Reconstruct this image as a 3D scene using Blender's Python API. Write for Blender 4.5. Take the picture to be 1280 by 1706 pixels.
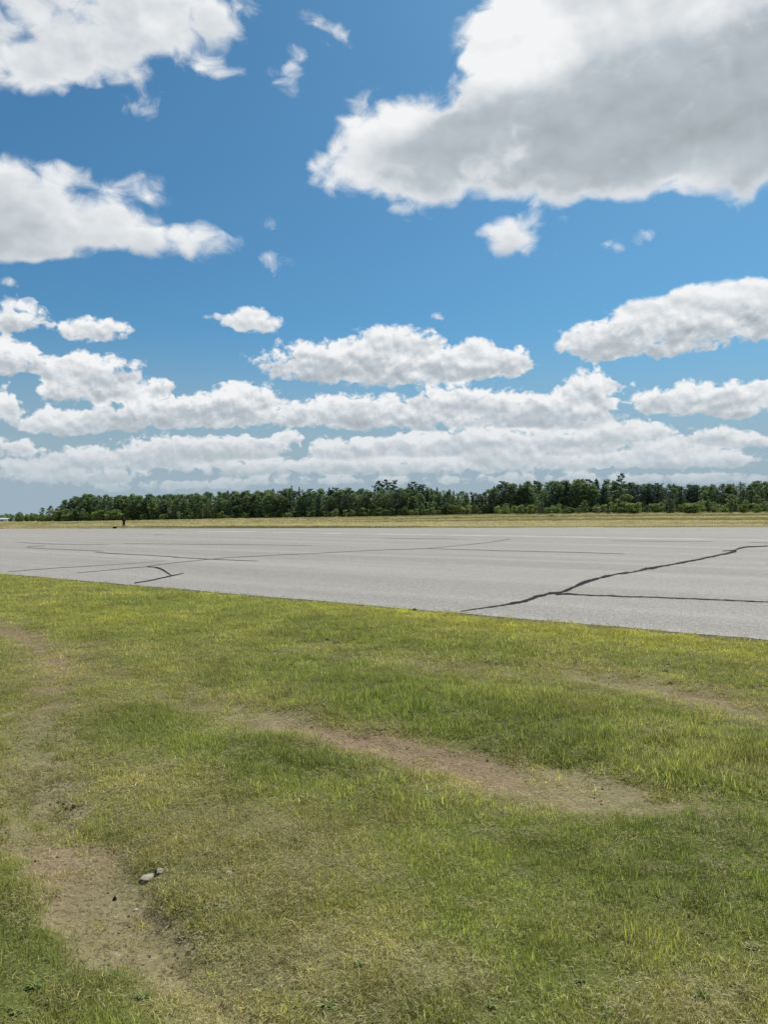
import bpy, bmesh, math, random
import numpy as np
from mathutils import Vector, Matrix

# ------------------------------------------------------------------ scene, camera, sky, sun, exposure
for o in list(bpy.data.objects):
    bpy.data.objects.remove(o, do_unlink=True)
sc = bpy.context.scene
sc.render.engine = 'CYCLES'
sc.cycles.use_denoising = True
sc.cycles.use_adaptive_sampling = True
sc.cycles.adaptive_threshold = 0.015
sc.cycles.adaptive_min_samples = 12
sc.cycles.max_bounces = 6
sc.cycles.diffuse_bounces = 3
sc.cycles.transmission_bounces = 4
sc.cycles.transparent_max_bounces = 8
sc.view_settings.view_transform = 'Standard'
sc.view_settings.look = 'None'
sc.view_settings.gamma = 1.0
sc.view_settings.exposure = 0.0
sc.view_settings.use_curve_mapping = False

FPX = 1230.0        # focal length in photograph pixels (1280 x 1706)
HORIZON = 863.0     # row of the horizon in the photograph
CAM_H = 1.65
cd = bpy.data.cameras.new('camera')
cam = bpy.data.objects.new('camera', cd)
sc.collection.objects.link(cam)
cd.sensor_fit = 'VERTICAL'
cd.sensor_height = 36.0
cd.lens = 36.0 * FPX / 1706.0
cd.clip_start = 0.05
cd.clip_end = 12000.0
cam.location = (0, 0, CAM_H)
cam.rotation_euler = (math.radians(90) + math.atan((HORIZON - 853.0) / FPX), 0, 0)
sc.camera = cam

SUN_EL = math.radians(57)
SUN_AZ = math.radians(38)           # to the right of the view direction, ahead of the camera
sdir = Vector((math.sin(SUN_AZ) * math.cos(SUN_EL), math.cos(SUN_AZ) * math.cos(SUN_EL), math.sin(SUN_EL)))
sl = bpy.data.lights.new('sun', 'SUN')
sl.energy = 4.7
sl.angle = math.radians(0.55)
sl.color = (1.0, 0.955, 0.88)
so = bpy.data.objects.new('sun', sl)
sc.collection.objects.link(so)
so.rotation_euler = (-sdir).to_track_quat('-Z', 'Y').to_euler()
so.location = (0, 0, 60)

world = bpy.data.worlds.new('World')
sc.world = world
world.use_nodes = True
world.cycles.sampling_method = 'MANUAL'
world.cycles.sample_map_resolution = 256


class NT:
    """small helper to write node trees as expressions"""
    def __init__(self, tree):
        self.t = tree
        self.n = tree.nodes
        self.l = tree.links

    def put(self, sock, v):
        if isinstance(v, bpy.types.NodeSocket):
            self.l.new(v, sock)
        else:
            sock.default_value = v

    def m(self, op, a, b=None, c=None, clamp=False):
        nd = self.n.new('ShaderNodeMath')
        nd.operation = op
        nd.use_clamp = clamp
        self.put(nd.inputs[0], a)
        if b is not None:
            self.put(nd.inputs[1], b)
        if c is not None:
            self.put(nd.inputs[2], c)
        return nd.outputs[0]

    def add(self, a, b): return self.m('ADD', a, b)
    def sub(self, a, b): return self.m('SUBTRACT', a, b)
    def mul(self, a, b): return self.m('MULTIPLY', a, b)
    def div(self, a, b): return self.m('DIVIDE', a, b)

    def ss(self, x, lo, hi, a=0.0, b=1.0):
        nd = self.n.new('ShaderNodeMapRange')
        nd.interpolation_type = 'SMOOTHSTEP'
        for i, v in enumerate((x, lo, hi, a, b)):
            self.put(nd.inputs[i], v)
        return nd.outputs[0]

    def lin(self, x, lo, hi, a=0.0, b=1.0):
        nd = self.n.new('ShaderNodeMapRange')
        for i, v in enumerate((x, lo, hi, a, b)):
            self.put(nd.inputs[i], v)
        return nd.outputs[0]

    def vec(self, x, y, z):
        nd = self.n.new('ShaderNodeCombineXYZ')
        self.put(nd.inputs[0], x)
        self.put(nd.inputs[1], y)
        self.put(nd.inputs[2], z)
        return nd.outputs[0]

    def sep(self, v):
        nd = self.n.new('ShaderNodeSeparateXYZ')
        self.put(nd.inputs[0], v)
        return nd.outputs

    def vm(self, op, a, b=None, out=0):
        nd = self.n.new('ShaderNodeVectorMath')
        nd.operation = op
        self.put(nd.inputs[0], a)
        if b is not None:
            self.put(nd.inputs[1], b)
        return nd.outputs[out]

    def noise(self, v, scale, detail=5.0, rough=0.5, distort=0.0, lac=2.0, dim='3D', color=False):
        nd = self.n.new('ShaderNodeTexNoise')
        nd.noise_dimensions = dim
        self.put(nd.inputs['Vector'], v)
        self.put(nd.inputs['Scale'], scale)
        nd.inputs['Detail'].default_value = detail
        nd.inputs['Roughness'].default_value = rough
        nd.inputs['Distortion'].default_value = distort
        nd.inputs['Lacunarity'].default_value = lac
        return nd.outputs['Color' if color else 0]

    def voro(self, v, scale, detail=0.0, rough=0.5, smooth=None, out='Distance', dim='3D', rnd=1.0):
        nd = self.n.new('ShaderNodeTexVoronoi')
        nd.voronoi_dimensions = dim
        if smooth is not None:
            nd.feature = 'SMOOTH_F1'
            nd.inputs['Smoothness'].default_value = smooth
        self.put(nd.inputs['Vector'], v)
        self.put(nd.inputs['Scale'], scale)
        nd.inputs['Detail'].default_value = detail
        nd.inputs['Roughness'].default_value = rough
        nd.inputs['Randomness'].default_value = rnd
        return nd.outputs[out]

    def mix(self, f, a, b, blend='MIX'):
        nd = self.n.new('ShaderNodeMix')
        nd.data_type = 'RGBA'
        nd.blend_type = blend
        self.put(nd.inputs[0], f)
        self.put(nd.inputs[6], a if isinstance(a, bpy.types.NodeSocket) else (*a, 1))
        self.put(nd.inputs[7], b if isinstance(b, bpy.types.NodeSocket) else (*b, 1))
        return nd.outputs[2]

    def attr(self, name, kind='GEOMETRY', out='Fac'):
        nd = self.n.new('ShaderNodeAttribute')
        nd.attribute_name = name
        nd.attribute_type = kind
        return nd.outputs[out]


# ---- the clouds: patches of vapour given by direction (azimuth, tangent of elevation), all round the sky
def sky_pt(px, py):
    X = (px - 640.0) / FPX
    Y = (HORIZON - py) / FPX
    a = math.atan(X)
    return FPX * a, FPX * Y * math.cos(a)

# each: column, row, half width, half height, tilt in degrees, strength, greyness
CLOUDS = [
    # high left bank
    (110, 20, 300, 105, 0, 1.15, .42), (310, 35, 110, 62, -8, 1, .25), (10, 105, 120, 60, 0, .95, .3), (150, 100, 120, 50, 0, .8, .25),
    (345, 108, 58, 26, 14, .62, .1), (232, 172, 34, 36, -30, .62, .1), (75, 145, 26, 26, 0, .5, .1), (410, 12, 30, 22, 20, .5, .05),
    (140, -110, 420, 110, 0, 1.1, .5),
    # left middle
    (70, 345, 165, 80, 6, 1.15, .36), (-40, 340, 130, 95, 0, 1.1, .4), (215, 385, 120, 38, 6, .95, .3), (270, 318, 52, 32, 15, .7, .1), (335, 396, 52, 26, 4, .66, .15),
    (220, 300, 30, 20, 20, .45, .05), (40, 415, 90, 24, 0, .8, .4),
    # big upper right
    (600, 262, 84, 56, -20, 1.05, .15), (650, 200, 85, 60, -14, 1.3, -.35), (700, 265, 130, 80, 0, 1.2, .75), (880, 225, 220, 108, -6, 1.5, .85), (880, 68, 118, 112, -30, 1.5, -.2),
    (1070, -8, 205, 130, 0, 1.45, .15), (1120, 170, 280, 130, -12, 1.6, .95), (1330, 120, 220, 200, 0, 1.5, 1.0), (1200, 262, 150, 52, -14, 1.25, .25), (1060, 300, 80, 36, -10, .75, .3),
    (760, 315, 66, 34, 0, .8, .5), (690, 325, 36, 24, 0, .62, .2), (1230, -130, 360, 120, 0, 1.3, .6), (560, 172, 18, 18, 0, .45, .1),
    (848, 396, 58, 42, 0, 1.1, .3), (885, 362, 40, 14, 8, .5, .1),
    # scraps
    (468, 435, 26, 22, 0, .66, .1), (462, 392, 14, 30, -20, .36, .0), (1075, 393, 20, 13, 10, .6, .1), (1024, 411, 16, 11, 0, .55, .1), (730, 527, 15, 11, 0, .5, .1), (928, 422, 12, 10, 0, .4, .1),
    (512, 26, 40, 18, 25, .56, .0), (568, 60, 30, 18, 35, .56, .0), (602, 136, 14, 12, 0, .45, 0), (490, 115, 14, 34, 10, .4, 0), (472, 150, 10, 36, -30, .34, 0), (408, 168, 16, 9, -20, .42, 0), (474, 233, 12, 18, 20, .36, 0), (755, 400, 10, 18, 0, .34, 0), (10, 467, 18, 8, 0, .5, 0),
    # right middle
    (1130, 550, 185, 55, -8, 1.15, .5), (1000, 575, 66, 38, 0, 1.0, .45), (1200, 500, 110, 36, -6, 1.0, .05), (1075, 512, 44, 26, 0, .9, .05), (1150, 492, 44, 24, 0, .9, .0), (1245, 478, 44, 22, 0, .85, .0), (1300, 530, 80, 60, 0, 1.1, .4), (1030, 518, 26, 12, 0, .45, .1),
    # centre
    (540, 605, 115, 42, 0, 1.1, .42), (660, 572, 86, 36, 0, 1.05, .25), (640, 618, 165, 36, 0, 1.05, .6), (795, 608, 92, 38, 0, 1.1, .3), (795, 575, 34, 24, 0, .85, .1), (850, 608, 36, 30, 0, .9, .25),
    (425, 540, 72, 20, 3, .95, .3), (418, 522, 34, 15, 0, .85, .1), (360, 527, 28, 9, 0, .5, .1),
    # left lower
    (22, 528, 62, 36, 8, 1.0, .3), (155, 553, 70, 26, 0, .95, .35), (10, 598, 76, 34, 4, 1.0, .3), (150, 622, 96, 38, 4, 1.1, .35), (150, 652, 104, 26, 0, .95, .75), (5, 680, 34, 34, 0, .9, .3), (-60, 560, 70, 60, 0, 1, .4),
    # the bank above the wood
    (400, 668, 70, 30, 0, 1.0, .2), (370, 690, 130, 30, 0, 1.0, .75), (240, 690, 110, 34, 0, .95, .55), (105, 706, 80, 26, 0, .9, .4), (268, 648, 36, 18, 0, .7, .4),
    (590, 686, 110, 30, 0, 1.0, .35), (770, 672, 110, 32, 0, 1.0, .35), (690, 700, 220, 24, 0, .9, .75), (980, 650, 56, 34, 0, 1.0, .35), (950, 690, 110, 36, 0, 1.05, .55), (880, 690, 60, 28, 0, .9, .3),
    (1190, 662, 125, 26, -3, 1.0, .28), (1200, 680, 130, 20, 0, .85, .8), (1090, 670, 40, 22, 0, .8, .2), (1300, 655, 60, 26, 0, 1, .3), (1055, 642, 30, 14, -10, .5, .2),
    (330, 750, 160, 24, 0, .85, .5), (420, 748, 70, 22, 0, .9, .15), (200, 765, 200, 22, 0, .8, .5), (482, 730, 28, 12, 0, .7, .1), (30, 745, 40, 18, 0, .6, .3),
    (580, 752, 76, 22, 0, .85, .3), (700, 744, 110, 24, 0, .85, .4), (790, 735, 62, 24, 0, .9, .2), (920, 740, 130, 26, 0, .85, .5), (1040, 722, 80, 22, 0, .85, .3), (1180, 728, 60, 18, 0, .8, .25), (1250, 735, 70, 16, 0, .8, .3),
    (130, 795, 150, 16, 0, .7, .4), (400, 780, 150, 16, 0, .7, .45), (660, 778, 200, 18, 0, .72, .5), (900, 772, 180, 18, 0, .75, .5), (1140, 768, 180, 18, 0, .75, .45), (1000, 798, 300, 12, 0, .6, .4), (520, 800, 160, 11, 0, .55, .4), (250, 812, 180, 10, 0, .5, .4), (1230, 797, 120, 12, 0, .6, .4), (700, 803, 200, 9, 0, .5, .4), (380, 806, 140, 9, 0, .5, .35), (60, 780, 90, 14, 0, .6, .3), (560, 780, 90, 14, 0, .7, .3), (830, 758, 80, 20, 0, .8, .3), (1110, 750, 90, 20, 0, .8, .3),
]


def puff_group():
    g = bpy.data.node_groups.new('puff', 'ShaderNodeTree')
    for nm, ty in (('base', 'Vector'), ('across', 'Vector'), ('upward', 'Vector'), ('look', 'Vector'), ('sw', 'Float'), ('sh', 'Float'), ('sg', 'Float'), ('s4', 'Float')):
        g.interface.new_socket(nm, in_out='INPUT', socket_type='NodeSocket' + ty)
    for nm in ('sw', 'sh', 'sg', 's4'):
        g.interface.new_socket(nm, in_out='OUTPUT', socket_type='NodeSocketFloat')
    t = NT(g)
    gi = t.n.new('NodeGroupInput').outputs
    go = t.n.new('NodeGroupOutput').inputs
    st, gr, flat = t.sep(gi[3])
    ux = t.vm('DOT_PRODUCT', gi[0], gi[1], out='Value')
    vy = t.vm('DOT_PRODUCT', gi[0], gi[2], out='Value')
    ve = t.m('MAXIMUM', vy, t.mul(vy, flat))
    r2 = t.m('MULTIPLY_ADD', ve, ve, t.mul(ux, ux))
    w = t.m('MAXIMUM', t.mul(t.sub(1.0, r2), st), 0.0)
    w2 = t.mul(w, w)
    t.l.new(t.add(gi[4], w2), go[0])
    w4 = t.mul(w2, w2)
    t.l.new(t.m('MULTIPLY_ADD', w4, vy, gi[5]), go[1])
    t.l.new(t.m('MULTIPLY_ADD', w4, gr, gi[6]), go[2])
    t.l.new(t.add(gi[7], w4), go[3])
    return g


def build_sky():
    puff = puff_group()
    t = NT(world.node_tree)
    t.n.clear()
    out = t.n.new('ShaderNodeOutputWorld')
    STR = 0.10
    sky = t.n.new('ShaderNodeTexSky')
    sky.sky_type = 'NISHITA'
    sky.sun_disc = False
    sky.sun_elevation = SUN_EL
    sky.sun_rotation = SUN_AZ
    sky.altitude = 100
    sky.air_density = 1.0
    sky.dust_density = 1.2
    sky.ozone_density = 2.5
    tc = t.n.new('ShaderNodeTexCoord')
    dx, dy, dz = t.sep(tc.outputs['Generated'])
    az = t.m('ARCTAN2', dx, dy)
    hor = t.m('SQRT', t.add(t.mul(dx, dx), t.mul(dy, dy)))
    tanel = t.div(dz, t.m('MAXIMUM', hor, 0.02))
    A = t.mul(az, FPX)
    T = t.m('MAXIMUM', t.mul(tanel, FPX), 0.0)
    base = t.vec(A, T, 1.0)
    p2 = t.vec(t.mul(A, 0.82), T, 0.0)
    # clear air: blue above, paler towards the horizon
    tint = t.n.new('ShaderNodeMix')
    tint.data_type = 'RGBA'
    tint.blend_type = 'MULTIPLY'
    tint.inputs[0].default_value = 1.0
    t.l.new(sky.outputs[0], tint.inputs[6])
    tint.inputs[7].default_value = SKY_TINT
    skyc = t.mix(t.ss(T, 30.0, 330.0, 1.0, 0.0), tint.outputs[2], tuple(v / STR for v in (0.34, 0.44, 0.515)))
    bank = t.noise(p2, 1 / 420.0, 2.0, 0.5, dim='2D')
    outside = t.m('MAXIMUM', t.ss(t.m('ABSOLUTE', A), 720.0, 860.0), t.ss(T, 960.0, 1250.0))
    Bo = t.mul(t.lin(bank, 0.46, 0.70, 0.0, 1.1), outside)
    Bo2 = t.mul(Bo, Bo)
    Bo4 = t.mul(Bo2, Bo2)
    up = t.ss(T, 180.0, 560.0, 0.66, 0.10)
    air = t.ss(T, 10.0, 230.0, 0.60, 0.0)
    fade = t.ss(T, 25.0, 110.0, 0.35, 1.0)
    soft = t.ss(T, 100.0, 600.0, 0.32, 0.60)

    bumpy = t.ss(T, 220.0, 480.0, 0.95, 0.50)
    litb = t.ss(T, 180.0, 560.0, 0.85, 0.97)
    rough = t.ss(T, 250.0, 620.0, 0.70, 0.90)
    edge = t.ss(T, 250.0, 620.0, 0.35, 0.41)

    def texture(v, per, seed, full=True):
        v = t.vm('ADD', v, (seed * 1731.0, seed * 977.0, 0))
        if full:
            wp = t.noise(v, 2.5 / per, 1.0, 0.5, color=True, dim='2D')
            wv = t.vm('SCALE', t.vm('SUBTRACT', wp, (0.5, 0.5, 0.5)), None)
            wv.node.inputs['Scale'].default_value = 0.30 * per
            vw = t.vm('ADD', v, wv)
            fb = t.noise(vw, 1.0 / per, 8.0, 0.60, dim='2D')
            vo = t.voro(vw, 2.6 / per, 1.0, 0.5, smooth=0.25, dim='2D')
            a = t.m('MULTIPLY_ADD', t.sub(0.50, vo), 0.50, t.mul(t.sub(fb, 0.5), 2.3))
        else:
            a = t.mul(t.sub(t.noise(v, 1.0 / per, 5.0, 0.6, dim='2D'), 0.5), 2.6)
        b0 = t.noise(v, 1.5 / per, 3.0, 0.52, dim='2D')
        b1 = t.noise(t.vm('ADD', v, (0.06 * per, 0.22 * per, 0.0)), 1.5 / per, 3.0, 0.52, dim='2D')
        return a, t.sub(b0, b1)

    def finish(sw, sh, sg, s4, tex):
        n0, bump = tex
        B = t.m('SQRT', sw)
        swn = t.add(s4, 0.00004)
        h = t.div(sh, swn)
        g = t.div(sg, swn)
        D = t.sub(t.m('MULTIPLY_ADD', n0, rough, B), edge)
        D = t.mul(D, t.ss(B, 0.0, 0.14))
        alpha = t.ss(D, 0.0, soft)
        thick = t.ss(D, 0.08, 1.15)
        lit = t.m('MULTIPLY_ADD', h, up, litb)
        lit = t.m('MULTIPLY_ADD', bump, bumpy, lit)
        lit = t.sub(lit, t.mul(t.m('MULTIPLY_ADD', g, 0.60, 0.10), thick))
        lit = t.m('MULTIPLY_ADD', n0, 0.07, lit)
        lit = t.m('MINIMUM', t.m('MAXIMUM', lit, 0.0), 1.0)
        ramp = t.n.new('ShaderNodeValToRGB')
        cr = ramp.color_ramp
        cr.elements[0].position = 0.0
        cr.elements[0].color = (0.31, 0.355, 0.38, 1)
        cr.elements[1].position = 1.0
        cr.elements[1].color = (0.90, 0.91, 0.92, 1)
        e = cr.elements.new(0.5)
        e.color = (0.50, 0.555, 0.60, 1)
        t.l.new(lit, ramp.inputs[0])
        cloud = t.mix(air, ramp.outputs[0], (0.50, 0.57, 0.62))
        cloud = t.vm('SCALE', cloud, None)
        cloud.node.inputs['Scale'].default_value = 1.0 / STR
        col = t.mix(t.mul(alpha, fade), skyc, cloud)
        bg = t.n.new('ShaderNodeBackground')
        bg.inputs['Strength'].default_value = STR
        t.l.new(col, bg.inputs['Color'])
        return bg.outputs[0]

    def tile(a_lo, a_hi, t_lo, t_hi, tex):
        sw, sh, sg, s4 = Bo2, t.mul(Bo4, 0.0), t.mul(Bo4, 0.5), Bo4
        for (cx, cy, rx, ry, rot, st, gr) in CLOUDS:
            a0, t0 = sky_pt(cx, cy)
            a1, t1 = sky_pt(cx + 1, cy)
            a2, t2 = sky_pt(cx, cy - 1)
            tilt = math.radians(-rot) + math.atan2(t1 - t0, a1 - a0)
            sx, sy = rx * abs(a1 - a0) * 1.30, ry * abs(t2 - t0) * 1.30
            if max(rx, ry) < 55 and cy < 470 and st < .7:      # scraps of vapour: wide and thin
                sx *= 1.5
                sy *= 1.5
                st *= .88
            if cy > 700:
                st += .14
            if cy > 630:
                sy *= 1.15
            c_, s_ = math.cos(tilt), math.sin(tilt)
            ex = math.hypot(sx * c_, sy * s_) + 1
            ey = math.hypot(sx * s_, sy * c_) + 1
            if a0 + ex < a_lo or a0 - ex > a_hi or t0 + ey < t_lo or t0 - ey > t_hi:
                continue
            nd = t.n.new('ShaderNodeGroup')
            nd.node_tree = puff
            for i, v in enumerate((base, (c_ / sx, s_ / sx, -(c_ * a0 + s_ * t0) / sx), (-s_ / sy, c_ / sy, (s_ * a0 - c_ * t0) / sy),
                                   (st, gr, -1.35 if cy > 470 else -1.0), sw, sh, sg, s4)):
                t.put(nd.inputs[i], v)
            sw, sh, sg, s4 = nd.outputs[0], nd.outputs[1], nd.outputs[2], nd.outputs[3]
        return finish(sw, sh, sg, s4, tex)

    def pick(f, a, b):
        mx = t.n.new('ShaderNodeMixShader')
        t.l.new(f, mx.inputs[0])
        t.l.new(a, mx.inputs[1])
        t.l.new(b, mx.inputs[2])
        return mx.outputs[0]

    S1, S2, S3 = 165.0, 290.0, 415.0
    hi_ = texture(p2, 130.0, 1)
    lo_ = texture(p2, 40.0, 2)
    k = t.ss(T, S2, S3)
    km = t.sub(1.0, k)
    both = (t.add(t.mul(lo_[0], km), t.mul(hi_[0], k)), t.add(t.mul(lo_[1], km), t.mul(hi_[1], k)))
    row0 = tile(-900, 900, -10, S1, lo_)
    row1 = tile(-900, 900, S1, S2, lo_)
    row2 = tile(-900, 900, S2, S3, both)
    top_l = tile(-900, -70, S3, 1300, hi_)
    top_r = tile(-70, 900, S3, 1300, hi_)
    gt = lambda x, v: t.m('GREATER_THAN', x, v)
    top = pick(gt(A, -70.0), top_l, top_r)
    inside = pick(gt(T, S1), row0, pick(gt(T, S2), row1, pick(gt(T, S3), row2, top)))
    rest = finish(Bo2, t.mul(Bo4, 0.0), t.mul(Bo4, 0.5), Bo4, texture(p2, 130.0, 1, False))
    far = t.m('MAXIMUM', gt(t.m('ABSOLUTE', A), 880.0), gt(T, 1280.0))
    t.l.new(pick(far, inside, rest), out.inputs['Surface'])


SKY_TINT = (0.41, 0.80, 0.94, 1)
build_sky()

# ------------------------------------------------------------------ helpers
rng = np.random.default_rng(7)
random.seed(11)
COL = sc.collection


def tag(o, label=None, cat=None, group=None, kind=None):
    if label:
        o['label'] = label
    if cat:
        o['category'] = cat
    if group:
        o['group'] = group
    if kind:
        o['kind'] = kind
    return o


def link(name, data, mat=None, parent=None):
    o = bpy.data.objects.new(name, data)
    COL.objects.link(o)
    if mat is not None and data is not None and not data.materials:
        data.materials.append(mat)
    if parent is not None:
        o.parent = parent
    return o


def mesh(name, verts, faces, smooth=False):
    me = bpy.data.meshes.new(name)
    me.from_pydata([tuple(map(float, v)) for v in verts], [], faces)
    if smooth:
        me.polygons.foreach_set('use_smooth', [True] * len(me.polygons))
    me.update()
    return me


def fast_mesh(name, V, F, smooth=False):
    """V (n,3) array, F (m,k) array of equal-sided faces"""
    me = bpy.data.meshes.new(name)
    V = np.asarray(V, dtype=np.float32)
    F = np.asarray(F, dtype=np.int32)
    k = F.shape[1]
    me.vertices.add(len(V))
    me.vertices.foreach_set('co', V.ravel())
    me.loops.add(F.size)
    me.loops.foreach_set('vertex_index', F.ravel())
    me.polygons.add(len(F))
    me.polygons.foreach_set('loop_start', np.arange(0, F.size, k, dtype=np.int32))
    if smooth:
        me.polygons.foreach_set('use_smooth', np.ones(len(F), dtype=bool))
    me.update(calc_edges=True)
    me.validate()
    return me


def fattr(me, name, arr, kind='FLOAT', dom='POINT'):
    at = me.attributes.new(name, kind, dom)
    key = {'FLOAT': 'value', 'FLOAT_VECTOR': 'vector', 'FLOAT_COLOR': 'color', 'INT': 'value'}[kind]
    at.data.foreach_set(key, np.ascontiguousarray(arr, dtype=np.int32 if kind == 'INT' else np.float32).ravel())


def material(name):
    m = bpy.data.materials.new(name)
    m.use_nodes = True
    t = NT(m.node_tree)
    bs = m.node_tree.nodes['Principled BSDF']
    return m, t, bs


def plain(name, col, rough=0.6, var=0.12, scale=20.0, spec=0.3):
    m, t, bs = material(name)
    tc = t.n.new('ShaderNodeTexCoord')
    n = t.noise(tc.outputs['Object'], scale, 4.0, 0.55)
    c = t.mix(n, tuple(v * (1 - var) for v in col), tuple(min(1, v * (1 + var)) for v in col))
    t.l.new(c, bs.inputs['Base Color'])
    bs.inputs['Roughness'].default_value = rough
    bs.inputs['Specular IOR Level'].default_value = spec
    return m


# value noise on numpy arrays
_tab = rng.random((256, 256)).astype(np.float32)


def vnoise(x, y, s=1.0, seed=0):
    x = np.asarray(x) / s + seed * 17.31
    y = np.asarray(y) / s + seed * 9.77
    xi = np.floor(x).astype(int)
    yi = np.floor(y).astype(int)
    fx = x - xi
    fy = y - yi
    fx = fx * fx * (3 - 2 * fx)
    fy = fy * fy * (3 - 2 * fy)
    g = lambda a, b: _tab[(xi + a) & 255, (yi + b) & 255]
    return (g(0, 0) * (1 - fx) + g(1, 0) * fx) * (1 - fy) + (g(0, 1) * (1 - fx) + g(1, 1) * fx) * fy


def fbm(x, y, s=1.0, seed=0, octs=4, gain=0.5):
    a = 1.0
    tot = 0
    sm = 0
    for k in range(octs):
        tot = tot + a * vnoise(x, y, s / 2 ** k, seed + k * 3)
        sm += a
        a *= gain
    return tot / sm


def sstep(x, a, b):
    t_ = np.clip((np.asarray(x) - a) / (b - a), 0, 1)
    return t_ * t_ * (3 - 2 * t_)


# photograph column/row of a point on flat ground <-> metres east (x) and ahead (y)
def G(px, py):
    d = FPX * CAM_H / (py - HORIZON)
    return ((px - 640.0) / FPX * d, d)


def to_px(x, y):
    yy = np.maximum(np.asarray(y), 0.25)
    return 640.0 + FPX * np.asarray(x) / yy, HORIZON + FPX * CAM_H / yy


# the runway's near edge and the far edge
NE0 = np.array(G(0, 955.5))
NE1 = np.array(G(1280, 1066.0))
ND = (NE1 - NE0) / np.linalg.norm(NE1 - NE0)
NN = np.array((ND[1], -ND[0]))
if NN[1] > 0:
    NN = -NN                        # points towards the camera's side


def edge_dist(x, y):
    """metres on the camera's side of the runway's near edge"""
    return (np.asarray(x) - NE0[0]) * NN[0] + (np.asarray(y) - NE0[1]) * NN[1]


FE_A, FE_B = np.array(G(0, 881.0)), np.array(G(1280, 878.0))


def far_y(x):
    return FE_A[1] + (np.asarray(x) - FE_A[0]) * (FE_B[1] - FE_A[1]) / (FE_B[0] - FE_A[0])


def poly_dist(x, y, pts):
    """distance to a world polyline and the parameter along it"""
    x = np.asarray(x, dtype=float)
    y = np.asarray(y, dtype=float)
    best = np.full(x.shape, 1e9)
    par = np.zeros(x.shape)
    side = np.zeros(x.shape)
    for i in range(len(pts) - 1):
        ax, ay = pts[i]
        bx, by = pts[i + 1]
        dx, dy = bx - ax, by - ay
        u = np.clip(((x - ax) * dx + (y - ay) * dy) / (dx * dx + dy * dy), 0, 1)
        d = np.hypot(x - ax - u * dx, y - ay - u * dy)
        s_ = np.sign((x - ax) * dy - (y - ay) * dx)
        m_ = d < best
        best = np.where(m_, d, best)
        par = np.where(m_, i + u, par)
        side = np.where(m_, s_, side)
    return best, par, side


TRACK_A = [G(*p) for p in [(20, 1255), (70, 1340), (115, 1420), (165, 1500), (235, 1575), (330, 1650), (430, 1730), (600, 1850)]]
TRACK_A_UP = [G(*p) for p in [(70, 1340), (62, 1240), (80, 1160), (110, 1110), (60, 1075), (0, 1042), (-120, 1012)]]
TRACK_B = [G(*p) for p in [(110, 1108), (250, 1142), (400, 1182), (520, 1216), (640, 1245), (760, 1270), (880, 1297), (1000, 1320), (1120, 1346), (1300, 1392)]]
TRACK_C = [G(*p) for p in [(560, 1082), (640, 1095), (740, 1117), (860, 1118), (960, 1122), (1060, 1140), (1160, 1160), (1290, 1192), (1450, 1230)]]
A_STR = [0.35, .60, .78, .9, .95, .95, .9, .7]
AUP_STR = [.6, .55, .55, .58, .6, .68, .6]
B_STR = [.4, .4, .5, .8, .95, .92, .82, .68, .5, .2]
C_STR = [.2, .40, .40, .38, .55, .74, .74, .62, .5]


def gauss(px, py, cx, cy, rx, ry, rot=0.0):
    c, s = math.cos(math.radians(rot)), math.sin(math.radians(rot))
    u = ((px - cx) * c + (py - cy) * s) / rx
    v = (-(px - cx) * s + (py - cy) * c) / ry
    return np.exp(-(u * u + v * v))


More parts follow.
